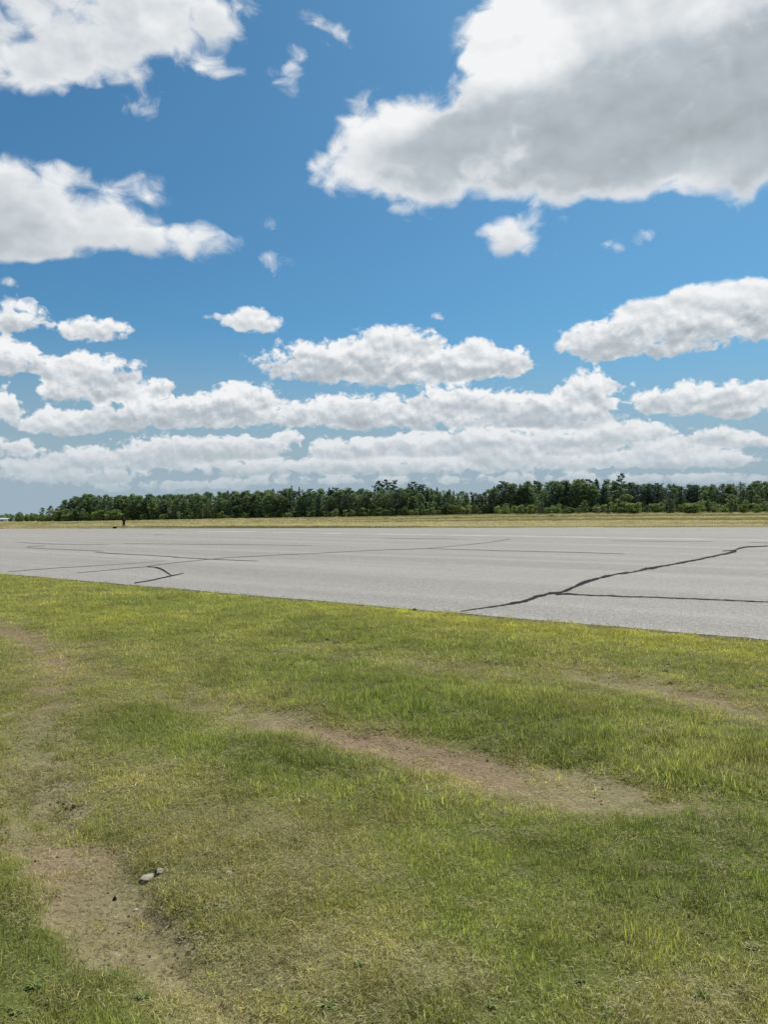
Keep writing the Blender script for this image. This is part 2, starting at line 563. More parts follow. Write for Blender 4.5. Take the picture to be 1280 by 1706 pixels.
def soil(x, y):
    """what grows where: bare earth, dryness, yellowness, height of the grass, relief"""
    x = np.asarray(x, dtype=float)
    y = np.asarray(y, dtype=float)
    px, py = to_px(x, y)
    e = edge_dist(x, y)
    n1 = fbm(x, y, 0.9, 1)
    n2 = fbm(x, y, 0.28, 2)
    n3 = fbm(x, y, 2.6, 3)
    bare = np.zeros(x.shape)
    dry = np.zeros(x.shape)
    relief = np.zeros(x.shape)
    for pts, st, hw, dep in ((TRACK_A, A_STR, .16, .075), (TRACK_A_UP, AUP_STR, .34, .03), (TRACK_B, B_STR, .36, .06), (TRACK_C, C_STR, .38, .06)):
        d, par, side = poly_dist(x, y, pts)
        s_ = np.interp(par, range(len(st)), st)
        d = d + (n1 - .5) * .34 + (n2 - .5) * .34
        core = sstep(d, hw * 1.25, hw * 0.35)
        bare = np.maximum(bare, core * s_)
        dry = np.maximum(dry, sstep(d, hw * 2.6, hw * .6) * (0.35 + .65 * s_))
        relief -= dep * s_ * sstep(d, hw * 1.7, 0)
    dry = np.maximum(dry, .95 * gauss(px, py, 300, 1400, 330, 150, 18))
    dry = np.maximum(dry, .72 * gauss(px, py, 560, 1600, 320, 130))
    dry = np.maximum(dry, .75 * gauss(px, py, 1190, 1680, 190, 70))
    dry = np.maximum(dry, .60 * gauss(px, py, 950, 1340, 200, 40, 10))
    dry = np.maximum(dry, .95 * gauss(px, py, 110, 1130, 120, 75, 20))
    dry = np.maximum(dry, .8 * gauss(px, py, 40, 1055, 150, 24, 14))
    dry = np.maximum(dry, .55 * gauss(px, py, 700, 1112, 90, 16, 8))
    dry = np.maximum(dry, .5 * gauss(px, py, 900, 1560, 160, 80))
    dry = dry * (0.35 + 1.25 * fbm(x, y, .5, 9))
    dry = np.clip(dry * .88 + (n1 - .60) * .75 + (n2 - .5) * .5, 0, 1)
    tall = gauss(px, py, 740, 1178, 290, 44, 7) + .8 * gauss(px, py, 1140, 1290, 190, 55, 10) + .35 * gauss(px, py, 620, 1065, 400, 30, 6) + .45 * gauss(px, py, 540, 1290, 260, 60, 6) + .4 * gauss(px, py, 1180, 1450, 160, 90)
    tall = np.clip(tall * (1.9 * n1 * (.4 + 1.1 * n2)), 0, 1) * (1 - .9 * bare)
    strip = sstep(e, 2.3, .5) * sstep(px, 250, 1000) + .36 * sstep(e, 4.5, .3)
    yel = np.clip(strip * (.4 + 1.2 * fbm(x, y, .7, 5)), 0, 1)
    yel = np.maximum(yel, .5 * gauss(px, py, 200, 1030, 260, 26, 3) * (.5 + n1))
    lush = np.clip(gauss(px, py, 700, 1180, 320, 50, 7) * .7 + gauss(px, py, 60, 1600, 170, 230) * .8 + gauss(px, py, 1180, 1420, 230, 170) * .75 + gauss(px, py, 520, 1270, 260, 50, 8) * .6 + gauss(px, py, 30, 1240, 60, 60) * .5 + gauss(px, py, 350, 1010, 420, 26, 3) * .55, 0, 1)
    lush = np.clip(lush * (.4 + 1.2 * n3) + (n3 - .5) * .6, 0, 1)
    dry = np.clip(dry - .55 * lush * (1 - bare), 0, 1)
    # crumbling soil along the asphalt
    rim = sstep(e, .55, .15) * (.55 + .9 * n2)
    relief = relief + .035 * (n1 - .5) + .018 * (n2 - .5) + .05 * (n3 - .5) + .05 * tall
    relief = relief * sstep(e, 0.0, .9) * sstep(np.hypot(x, y), 0, 1.5)
    return dict(bare=np.clip(bare, 0, 1), dry=dry, yel=yel, tall=tall, lush=lush, rim=np.clip(rim, 0, 1), relief=relief, e=e)


# the field beyond the runway rises to the foot of the wood
PXS = np.array([-900, -400, 0, 100, 200, 400, 640, 850, 1060, 1280, 1700, 2300], dtype=float)
WOOD_D = np.array([520, 470, 400, 360, 335, 300, 270, 250, 236, 226, 215, 210], dtype=float)
WOOD_Y = np.array([872, 871, 869.8, 869.2, 867.6, 864, 860.3, 855.6, 853.4, 852, 850, 849], dtype=float)
WOOD_Z = CAM_H + (HORIZON - WOOD_Y) / FPX * WOOD_D


def wood_at(px):
    return np.interp(px, PXS, WOOD_D), np.interp(px, PXS, WOOD_Z)


def ground_z(x, y):
    x = np.asarray(x, dtype=float)
    y = np.asarray(y, dtype=float)
    px = 640 + FPX * x / np.maximum(y, 20)
    fy = far_y(x)
    wd, wz = wood_at(px)
    s_ = np.clip((y - fy - 1.5) / np.maximum(wd - fy, 20), 0, None)
    z_far = np.where(s_ < 1, wz * s_, wz + (s_ - 1) * 0.5) + .12 * (fbm(x, y, 14, 21, 3) - .5) * np.clip(s_ * 6, 0, 1)
    near = soil(x, y)
    z_near = .012 + near['relief']
    inside = (near['e'] < 0) & (y < fy)
    z = np.where(near['e'] >= 0, z_near, np.where(y >= fy, z_far, -.08))
    z = np.where((near['e'] < 0.06) & (near['e'] >= 0), .004, z)
    return z, near


def grid_axis(lo, hi, step, far, grow=1.16):
    c = list(np.arange(lo, hi + 1e-6, step))
    s = step
    v = hi
    while v < far:
        s *= grow
        v += s
        c.append(v)
    s = step
    v = lo
    pre = []
    while v > -far:
        s *= grow
        v -= s
        pre.append(v)
    return np.array(pre[::-1] + c)


def mat_ground():
    m, t, bs = material('ground_soil')
    geo = t.n.new('ShaderNodeNewGeometry')
    P = geo.outputs['Position']
    bare, dry, yel, lush, rim, field = [t.attr(k) for k in ('bare', 'dry', 'yel', 'lush', 'rim', 'field')]
    nf = t.noise(P, 38.0, 5.0, 0.6)
    nm = t.noise(P, 6.0, 4.0, 0.55)
    earth = t.mix(nm, (0.165, 0.137, 0.070), (0.285, 0.242, 0.132))
    earth = t.mix(t.ss(t.noise(P, 0.33, 2.0, .5), .45, .60, 0, .75), earth, t.mix(nm, (0.165, 0.105, 0.066), (0.290, 0.200, 0.132)))
    earth = t.mix(t.ss(nf, .55, .72), earth, (0.34, 0.28, 0.17))
    earth = t.mix(t.ss(nf, .45, .32), earth, (0.11, 0.080, 0.050))
    thatch = t.mix(nf, (0.12, 0.105, 0.045), (0.30, 0.26, 0.125))
    green = t.mix(nf, (0.070, 0.085, 0.022), (0.16, 0.175, 0.045))
    c = t.mix(dry, green, thatch)
    c = t.mix(t.mul(yel, .6), c, (0.20, 0.20, 0.03))
    c = t.mix(t.ss(t.add(bare, t.mul(t.sub(nm, .5), .9)), .15, .75), c, earth)
    c = t.mix(t.mul(rim, .85), c, t.mix(nf, (0.035, 0.030, 0.024), (0.12, 0.10, 0.075)))
    # the far field: straw with greener swathes
    v2 = t.vm('MULTIPLY', P, (0.02, 0.10, 0.0))
    sw_ = t.noise(v2, 1.0, 4.0, 0.55)
    straw = t.mix(t.noise(P, 0.9, 5.0, 0.6), (0.30, 0.252, 0.138), (0.50, 0.43, 0.255))
    straw = t.mix(t.ss(sw_, .50, .66), straw, (0.10, 0.105, 0.030))
    c = t.mix(field, c, straw)
    t.l.new(c, bs.inputs['Base Color'])
    bs.inputs['Roughness'].default_value = 0.95
    bs.inputs['Specular IOR Level'].default_value = 0.1
    bp = t.n.new('ShaderNodeBump')
    bp.inputs['Strength'].default_value = 0.9
    bp.inputs['Distance'].default_value = 0.02
    t.l.new(t.add(nf, t.mul(nm, 1.5)), bp.inputs['Height'])
    t.l.new(bp.outputs[0], bs.inputs['Normal'])
    return m


def build_ground():
    xs = grid_axis(-13, 13, .07, 4500)
    ys = grid_axis(0.4, 24, .07, 6000)
    ys = ys[ys > -600]
    X, Y = np.meshgrid(xs, ys)
    Z, s = ground_z(X, Y)
    nx, ny = len(xs), len(ys)
    idx = np.arange(nx * ny).reshape(ny, nx)
    F = np.stack([idx[:-1, :-1], idx[:-1, 1:], idx[1:, 1:], idx[1:, :-1]], -1).reshape(-1, 4)
    me = fast_mesh('ground', np.stack([X, Y, Z], -1).reshape(-1, 3), F, smooth=True)
    for k in ('bare', 'dry', 'yel', 'lush', 'rim'):
        fattr(me, k, s[k].ravel())
    fattr(me, 'field', ((Y > far_y(X) - 1) & (s['e'] < 0)).astype(float).ravel())
    o = link('ground', me, mat_ground())
    tag(o, 'mown grass verge and straw field on bare earth', kind='structure')


build_ground()


# ------------------------------------------------------------------ runway
def mat_runway():
    m, t, bs = material('aged_asphalt')
    geo = t.n.new('ShaderNodeNewGeometry')
    P = geo.outputs['Position']
    ang = math.atan2(ND[1], ND[0])
    mp = t.n.new('ShaderNodeMapping')
    mp.vector_type = 'TEXTURE'
    t.l.new(P, mp.inputs['Vector'])
    mp.inputs['Rotation'].default_value = (0, 0, ang)
    R = mp.outputs[0]
    streak = t.noise(t.vm('MULTIPLY', R, (0.02, 0.35, 1)), 1.0, 5.0, 0.62)
    big = t.noise(R, 0.07, 4.0, 0.5)
    fine = t.noise(P, 60.0, 3.0, 0.6)
    c = t.mix(t.ss(streak, .32, .68), (0.232, 0.213, 0.184), (0.328, 0.303, 0.262))
    c = t.mix(t.ss(big, .45, .65, 0, .35), c, (0.27, 0.248, 0.220))
    mott = t.noise(P, 16.0, 6.0, .75)
    c = t.mix(t.ss(mott, .52, .70, 0, .55), c, (0.36, 0.342, 0.312))
    c = t.mix(t.ss(mott, .48, .32, 0, .55), c, (0.150, 0.143, 0.130))
    st = t.voro(P, 60.0, out='Color')
    sv = t.sep(st)[0]
    c = t.mix(t.ss(sv, .66, .92, 0, .8), c, (0.46, 0.44, 0.405))
    c = t.mix(t.ss(sv, .30, .05, 0, .8), c, (0.115, 0.112, 0.105))
    c = t.mix(t.ss(t.noise(P, 3.2, 6.0, .65), .56, .72, 0, .35), c, (0.185, 0.176, 0.160))
    t.l.new(c, bs.inputs['Base Color'])
    bs.inputs['Roughness'].default_value = 0.85
    bs.inputs['Specular IOR Level'].default_value = 0.18
    bp = t.n.new('ShaderNodeBump')
    bp.inputs['Strength'].default_value = 0.35
    bp.inputs['Distance'].default_value = 0.004
    t.l.new(t.voro(P, 75.0), bp.inputs['Height'])
    t.l.new(bp.outputs[0], bs.inputs['Normal'])
    return m


def build_runway():
    L = np.concatenate([np.arange(-30, 60, .12), np.arange(60, 260, 2.0)])      # metres leftwards from NE1
    pts = []
    for s in np.concatenate([[-60], L]):
        p = NE1 - ND * s
        w = (fbm(s, 0, 1.3, 31) - .5) * .26 + (fbm(s, 0, .25, 32) - .5) * .12
        q = p + NN * w
        pts.append((q[0], q[1]))
    lx = pts[-1][0]
    far = []
    for x in np.linspace(lx, 260, 260):
        far.append((x, float(far_y(x)) + (vnoise(x, 0, 3.0, 40) - .5) * .8))
    far = [p for p in far if edge_dist(p[0], p[1]) < -.2]
    outline = pts + far + [(260.0, pts[0][1])]
    bm = bmesh.new()
    top = [bm.verts.new((x, y, 0.0)) for x, y in outline]
    f = bm.faces.new(top)
    bmesh.ops.triangulate(bm, faces=[f])
    # the broken edge has thickness
    n = len(pts)
    low = [bm.verts.new((x, y, -.07)) for x, y in pts]
    for i in range(n - 1):
        bm.faces.new((top[i + 1], top[i], low[i], low[i + 1]))
    bmesh.ops.recalc_face_normals(bm, faces=bm.faces)
    me = bpy.data.meshes.new('runway')
    bm.to_mesh(me)
    bm.free()
    o = link('runway', me, mat_runway())
    if me.polygons[0].normal.z < 0:
        me.flip_normals()
    tag(o, 'wide pale grey asphalt runway with tar sealed cracks', kind='structure')
    return o


runway = build_runway()

tar, t_, bs_ = material('tar_seal')
P_ = t_.n.new('ShaderNodeNewGeometry').outputs['Position']
t_.l.new(t_.mix(t_.noise(P_, 4.0, 5.0, .65), (0.010, 0.010, 0.010), (0.026, 0.025, 0.024)), bs_.inputs['Base Color'])
bs_.inputs['Roughness'].default_value = 0.9
bs_.inputs['Specular IOR Level'].default_value = 0.08
hair, t_, bs_ = material('hairline_crack')
P_ = t_.n.new('ShaderNodeNewGeometry').outputs['Position']
t_.l.new(t_.mix(t_.noise(P_, .8, 4.0, .65), (0.030, 0.029, 0.027), (0.12, 0.114, 0.104)), bs_.inputs['Base Color'])
bs_.inputs['Roughness'].default_value = 0.85
faded, t_, bs_ = material('faded_white_paint')
P_ = t_.n.new('ShaderNodeNewGeometry').outputs['Position']
t_.l.new(t_.mix(t_.ss(t_.noise(P_, .25, 6.0, .65), .40, .62), (0.25, 0.238, 0.215), (0.40, 0.385, 0.355)), bs_.inputs['Base Color'])
bs_.inputs['Roughness'].default_value = 0.8

# column, row, thickness on the photograph; every one lies on the runway's surface
CRACKS = [
    (tar, 1, [(768, 1018.5, 1.4), (800, 1014, 1.8), (850, 1007, 2.9), (880, 999, 4.4), (897, 994, 4.7), (920, 989, 3.6), (937, 986.5, 3.6), (955, 979, 4.4), (975, 970, 5), (1000, 963, 3.6), (1030, 956, 2.9), (1055, 953, 2.5), (1075, 949, 4.4), (1092, 945, 2.9), (1120, 940, 2.5), (1160, 933, 2.9), (1190, 927, 2.9), (1215, 921.5, 2.5), (1228, 919, 3.3)]),
    (tar, 0, [(1204, 918, 1.2), (1224, 917.6, 1.9), (1231, 914.5, 2.6), (1240, 912.3, 2.6), (1256, 911, 1.9), (1290, 909.5, 1.5), (1330, 907.5, 1.4)]),
    (tar, 1, [(926, 990.5, 2.2), (945, 990, 2.9), (980, 992, 1.8), (1060, 994.4, 1.6), (1150, 997.6, 1.6), (1280, 1003, 1.8), (1400, 1008.5, 1.8), (1500, 1013, 1.8)]),
    (hair, 0, [(13, 953, 0.82), (60, 949, 0.75), (111, 945.3, 0.67), (188, 941, 0.56), (275, 934.6, 0.35)]),
    (hair, 0, [(128, 954.7, 0.61), (180, 950, 0.75), (235, 944.9, 0.95), (275, 939.5, 0.75), (316, 935, 0.82), (370, 929.8, 0.75), (430, 926.3, 0.68), (521, 922, 0.68), (621, 917, 0.75), (712, 914, 0.75), (773, 908.3, 0.68), (823, 902.7, 0.95), (850, 897.8, 1.1)]),
    (tar, 1, [(245, 944.4, 0.95), (256, 945, 1.5), (266, 947.6, 2.4), (273, 951, 3.1), (279, 955, 3.4), (284, 958.6, 2.7)]),
    (tar, 0, [(306, 955, 0.95), (296, 957.5, 1.2), (285, 960, 2), (262, 965, 1.6), (240, 969.4, 1.5), (224, 972, 1.4)]),
    (hair, 0, [(27, 902.8, 0.41), (47, 905, 0.51), (97, 906.8, 0.51), (181, 907.2, 0.35)]),
    (hair, 0, [(204, 905, 0.35), (242, 906.2, 0.46), (336, 906.9, 0.46), (430, 907.8, 0.35), (520, 909, 0.26)]),
    (hair, 0, [(74, 909.3, 0.41), (58, 910, 0.46), (45.5, 911.2, 0.61), (45, 912.8, 0.67), (84, 915, 0.46), (144, 917, 0.46), (171, 918.5, 0.46)]),
    (hair, 0, [(158, 919.8, 0.68), (175, 921.8, 1), (232, 924.6, 0.75), (285, 927.2, 0.82), (291, 928.6, 1.6), (300, 929.2, 0.95), (336, 931, 0.88), (380, 933, 0.75), (430, 935, 0.61)]),
    (hair, 0, [(712, 914.2, 0.41), (780, 916, 0.46), (850, 918, 0.51), (967, 920.6, 0.51), (1041, 923, 0.46)]),
    (hair, 0, [(1020, 901.2, 0.26), (1100, 902.2, 0.31), (1186, 902.8, 0.26)]),
    (hair, 0, [(1250, 903.7, 0.41), (1280, 905, 0.41), (1330, 907, 0.35)]),
    (hair, 0, [(256, 891.2, 0.35), (263, 891.2, 0.46), (271, 890.2, 0.35)]),
    (hair, 0, [(640, 897, 0.2), (700, 897.6, 0.26), (760, 897.2, 0.2)]),
]


def ribbon(name, pts, mat, z, jit, parent, label=None):
    P = np.array(pts, dtype=float)
    seg = np.concatenate([[0], np.cumsum(np.abs(np.diff(P[:, 0])) + np.abs(np.diff(P[:, 1])))])
    u = np.linspace(0, seg[-1], max(12, int(seg[-1] / 1.5)))
    cx = np.interp(u, seg, P[:, 0])
    cy = np.interp(u, seg, P[:, 1])
    th = np.interp(u, seg, P[:, 2])
    th = th * (1 + (.25 + jit * .6) * (fbm(u, u * 0, 12, 3, 5, .7) - .5) * 2)
    cy = cy + (fbm(u, u * 0 + 5, 26, 8, 5, .65) - .5) * (th * 1.1 + .3)
    V, F = [], []
    for i in range(len(u)):
        a = G(cx[i], cy[i] - th[i] / 2)
        b = G(cx[i], cy[i] + th[i] / 2)
        V += [(*a, z), (*b, z)]
        if i:
            F.append((2 * i - 2, 2 * i - 1, 2 * i + 1, 2 * i))
    me = mesh(name, V, F)
    if me.polygons[0].normal.z < 0:
        me.flip_normals()
    o = link(name, me, mat, parent)
    if label:
        o['label'] = label
    return o


for i, (m_, j_, pts_) in enumerate(CRACKS):
    ribbon('crack_seal' if m_ is tar else 'crack', pts_, m_, .0035 + .0007 * i, j_, runway)
ribbon('painted_line', [(c, HORIZON + 26.8 * (c + 1070.0) / 1710.0, 1.3) for c in range(330, 1800, 60)], faded, .0022, 0, runway, 'faded white line painted along the runway')


# ------------------------------------------------------------------ grass (nobody could count it)
def mat_blade(name, trans=0.45, rough=.55):
    m = bpy.data.materials.new(name)
    m.use_nodes = True
    t = NT(m.node_tree)
    t.n.clear()
    out = t.n.new('ShaderNodeOutputMaterial')
    ci = t.attr('col', 'INSTANCER', 'Color')
    var = t.attr('var', 'GEOMETRY', 'Fac')
    tip = t.attr('tip', 'GEOMETRY', 'Fac')
    sc_ = t.vm('SCALE', ci, None)
    t.l.new(t.lin(var, 0, 1, .40, 1.55), sc_.node.inputs['Scale'])
    c = t.mix(t.ss(var, .87, .91, 0, .75), sc_, (0.33, 0.27, 0.135))
    c = t.mix(t.mul(t.ss(tip, .35, 1.0), .22), c, (0.27, 0.25, 0.09))
    bs = t.n.new('ShaderNodeBsdfPrincipled')
    t.l.new(c, bs.inputs['Base Color'])
    bs.inputs['Roughness'].default_value = rough
    bs.inputs['Specular IOR Level'].default_value = .25
    tr = t.n.new('ShaderNodeBsdfTranslucent')
    t.l.new(t.mix(.5, c, t.vm('MULTIPLY', c, (1.25, 1.25, .6))), tr.inputs['Color'])
    mx = t.n.new('ShaderNodeMixShader')
    mx.inputs[0].default_value = trans
    t.l.new(bs.outputs[0], mx.inputs[1])
    t.l.new(tr.outputs[0], mx.inputs[2])
    t.l.new(mx.outputs[0], out.inputs['Surface'])
    return m


blade_mat = mat_blade('grass_blade', .58)
straw_mat = mat_blade('dry_blade', .35, .7)


def blades(name, n, rad, hlo, hhi, wid, lean, mat, seed, flat=False, segs=3):
    """a tuft: n thin curved blades"""
    r = np.random.default_rng(seed)
    V, F, var, tip = [], [], [], []
    for k in range(n):
        a = r.uniform(0, 2 * math.pi)
        q = rad * math.sqrt(r.random())
        bx, by = q * math.cos(a), q * math.sin(a)
        hd = r.uniform(0, 2 * math.pi)
        L = r.uniform(hlo, hhi)
        w = wid * r.uniform(.6, 1.3)
        if flat:
            pitch = r.uniform(-.12, .30)
            curl = r.uniform(-.5, .2)
            z0 = r.uniform(.002, .016)
        else:
            pitch = math.radians(90) - abs(r.normal(0, lean))
            curl = -r.uniform(.1, 1.1) * (.4 + lean)
            z0 = -.004
        vv = r.random()
        x, y, z = bx, by, z0
        pit = pitch
        yaw = hd
        dyaw = r.normal(0, .20)
        base = len(V)
        for s in range(segs + 1):
            f = s / segs
            ww = w * (1 - f) ** .7 if s < segs else 0
            sx, sy = -math.sin(yaw) * ww / 2, math.cos(yaw) * ww / 2
            if s < segs:
                V += [(x - sx, y - sy, z), (x + sx, y + sy, z)]
                var += [vv, vv]
                tip += [f, f]
            else:
                V.append((x, y, z))
                var.append(vv)
                tip.append(f)
            st = L / segs
            x += math.cos(pit) * math.cos(yaw) * st
            y += math.cos(pit) * math.sin(yaw) * st
            z = max(z + math.sin(pit) * st, .001)
            pit += curl / segs
            yaw += dyaw
        for s in range(segs - 1):
            i = base + 2 * s
            F.append((i, i + 1, i + 3, i + 2))
        i = base + 2 * (segs - 1)
        F.append((i, i + 1, i + 2))
    me = mesh(name, V, F)
    fattr(me, 'var', var)
    fattr(me, 'tip', tip)
    me.materials.append(mat)
    return me


def rosette(name, n, L, w, seed, mat):
    """low broad-leaved weed"""
    r = np.random.default_rng(seed)
    V, F, var, tip = [], [], [], []
    for k in range(n):
        yaw = k * 2.4 + r.normal(0, .2)
        l_ = L * r.uniform(.5, 1.1)
        ww = w * r.uniform(.7, 1.2)
        pit = r.uniform(.15, 1.0)
        x = y = 0
        z = .004
        base = len(V)
        prof = (.25, .8, 1.0, .6, 0)
        vv = r.uniform(.05, .75)
        for s in range(5):
            sx, sy = -math.sin(yaw) * ww * prof[s] / 2, math.cos(yaw) * ww * prof[s] / 2
            V += [(x - sx, y - sy, z + .15 * ww * prof[s]), (x, y, z), (x + sx, y + sy, z + .15 * ww * prof[s])]
            var += [vv] * 3
            tip += [s / 8] * 3
            x += math.cos(pit) * math.cos(yaw) * l_ / 4
            y += math.cos(pit) * math.sin(yaw) * l_ / 4
            z = max(z + math.sin(pit) * l_ / 4, .002)
            pit -= .35
        for s in range(4):
            i = base + 3 * s
            F += [(i, i + 1, i + 4, i + 3), (i + 1, i + 2, i + 5, i + 4)]
    me = mesh(name, V, F)
    fattr(me, 'var', var)
    fattr(me, 'tip', tip)
    me.materials.append(mat)
    return me


def pebble(name, seed, mat):
    bm = bmesh.new()
    bmesh.ops.create_icosphere(bm, subdivisions=1, radius=.5)
    r = np.random.default_rng(seed)
    for v in bm.verts:
        v.co *= r.uniform(.75, 1.2)
        v.co.z *= .65
    me = bpy.data.meshes.new(name)
    bm.to_mesh(me)
    bm.free()
    me.materials.append(mat)
    return me


def scatter_group():
    g = bpy.data.node_groups.new('scatter', 'GeometryNodeTree')
    g.interface.new_socket('Geometry', in_out='INPUT', socket_type='NodeSocketGeometry')
    g.interface.new_socket('Tufts', in_out='INPUT', socket_type='NodeSocketCollection')
    g.interface.new_socket('Geometry', in_out='OUTPUT', socket_type='NodeSocketGeometry')
    n, l = g.nodes, g.links
    gi, go = n.new('NodeGroupInput'), n.new('NodeGroupOutput')
    ci = n.new('GeometryNodeCollectionInfo')
    ci.inputs['Separate Children'].default_value = True
    ci.inputs['Reset Children'].default_value = True
    l.new(gi.outputs['Tufts'], ci.inputs['Collection'])
    mp = n.new('GeometryNodeMeshToPoints')
    l.new(gi.outputs['Geometry'], mp.inputs['Mesh'])
    ip = n.new('GeometryNodeInstanceOnPoints')
    ip.inputs['Pick Instance'].default_value = True
    l.new(mp.outputs[0], ip.inputs['Points'])
    l.new(ci.outputs[0], ip.inputs['Instance'])

    def named(nm, ty):
        a = n.new('GeometryNodeInputNamedAttribute')
        a.data_type = ty
        a.inputs['Name'].default_value = nm
        return a.outputs[0]
    l.new(named('idx', 'INT'), ip.inputs['Instance Index'])
    er = n.new('FunctionNodeEulerToRotation')
    l.new(named('rot', 'FLOAT_VECTOR'), er.inputs[0])
    l.new(er.outputs[0], ip.inputs['Rotation'])
    l.new(named('scl', 'FLOAT_VECTOR'), ip.inputs['Scale'])
    l.new(ip.outputs[0], go.inputs[0])
    return g


SCATTER = scatter_group()


def scatter(name, meshes, P, idx, rot, scl, col, label, host_mat):
    c = bpy.data.collections.new(name + '_kinds')
    for k, me in enumerate(meshes):
        c.objects.link(bpy.data.objects.new('%s_kind_%02d' % (name, k), me))
    me = bpy.data.meshes.new(name)
    me.vertices.add(len(P))
    me.vertices.foreach_set('co', np.ascontiguousarray(P, dtype=np.float32).ravel())
    fattr(me, 'idx', idx, 'INT')
    fattr(me, 'rot', rot, 'FLOAT_VECTOR')
    fattr(me, 'scl', scl, 'FLOAT_VECTOR')
    fattr(me, 'col', np.concatenate([col, np.ones((len(col), 1))], 1), 'FLOAT_COLOR')
    me.update()
    o = link(name, me, host_mat)
    md = o.modifiers.new('scatter', 'NODES')
    md.node_group = SCATTER
    sid = [i.identifier for i in SCATTER.interface.items_tree if i.name == 'Tufts'][0]
    md[sid] = c
    tag(o, label, kind='stuff')
    return o


def verge_points(bands, seed, emin=0.0):
    """points on the near verge, denser near the viewer"""
    r = np.random.default_rng(seed)
    out = []
    for (d0, d1, dens, sc0) in bands:
        hw = .62 * d1 + 1.3
        n = int((d1 - d0) * 2 * hw * dens)
        x = r.uniform(-hw, hw, n)
        y = r.uniform(d0, d1, n)
        keep = np.abs(x) < .62 * y + 1.3
        out.append(np.stack([x[keep], y[keep], np.full(keep.sum(), sc0)], 1))
    p = np.concatenate(out)
    e = edge_dist(p[:, 0], p[:, 1])
    return p[e > emin], r


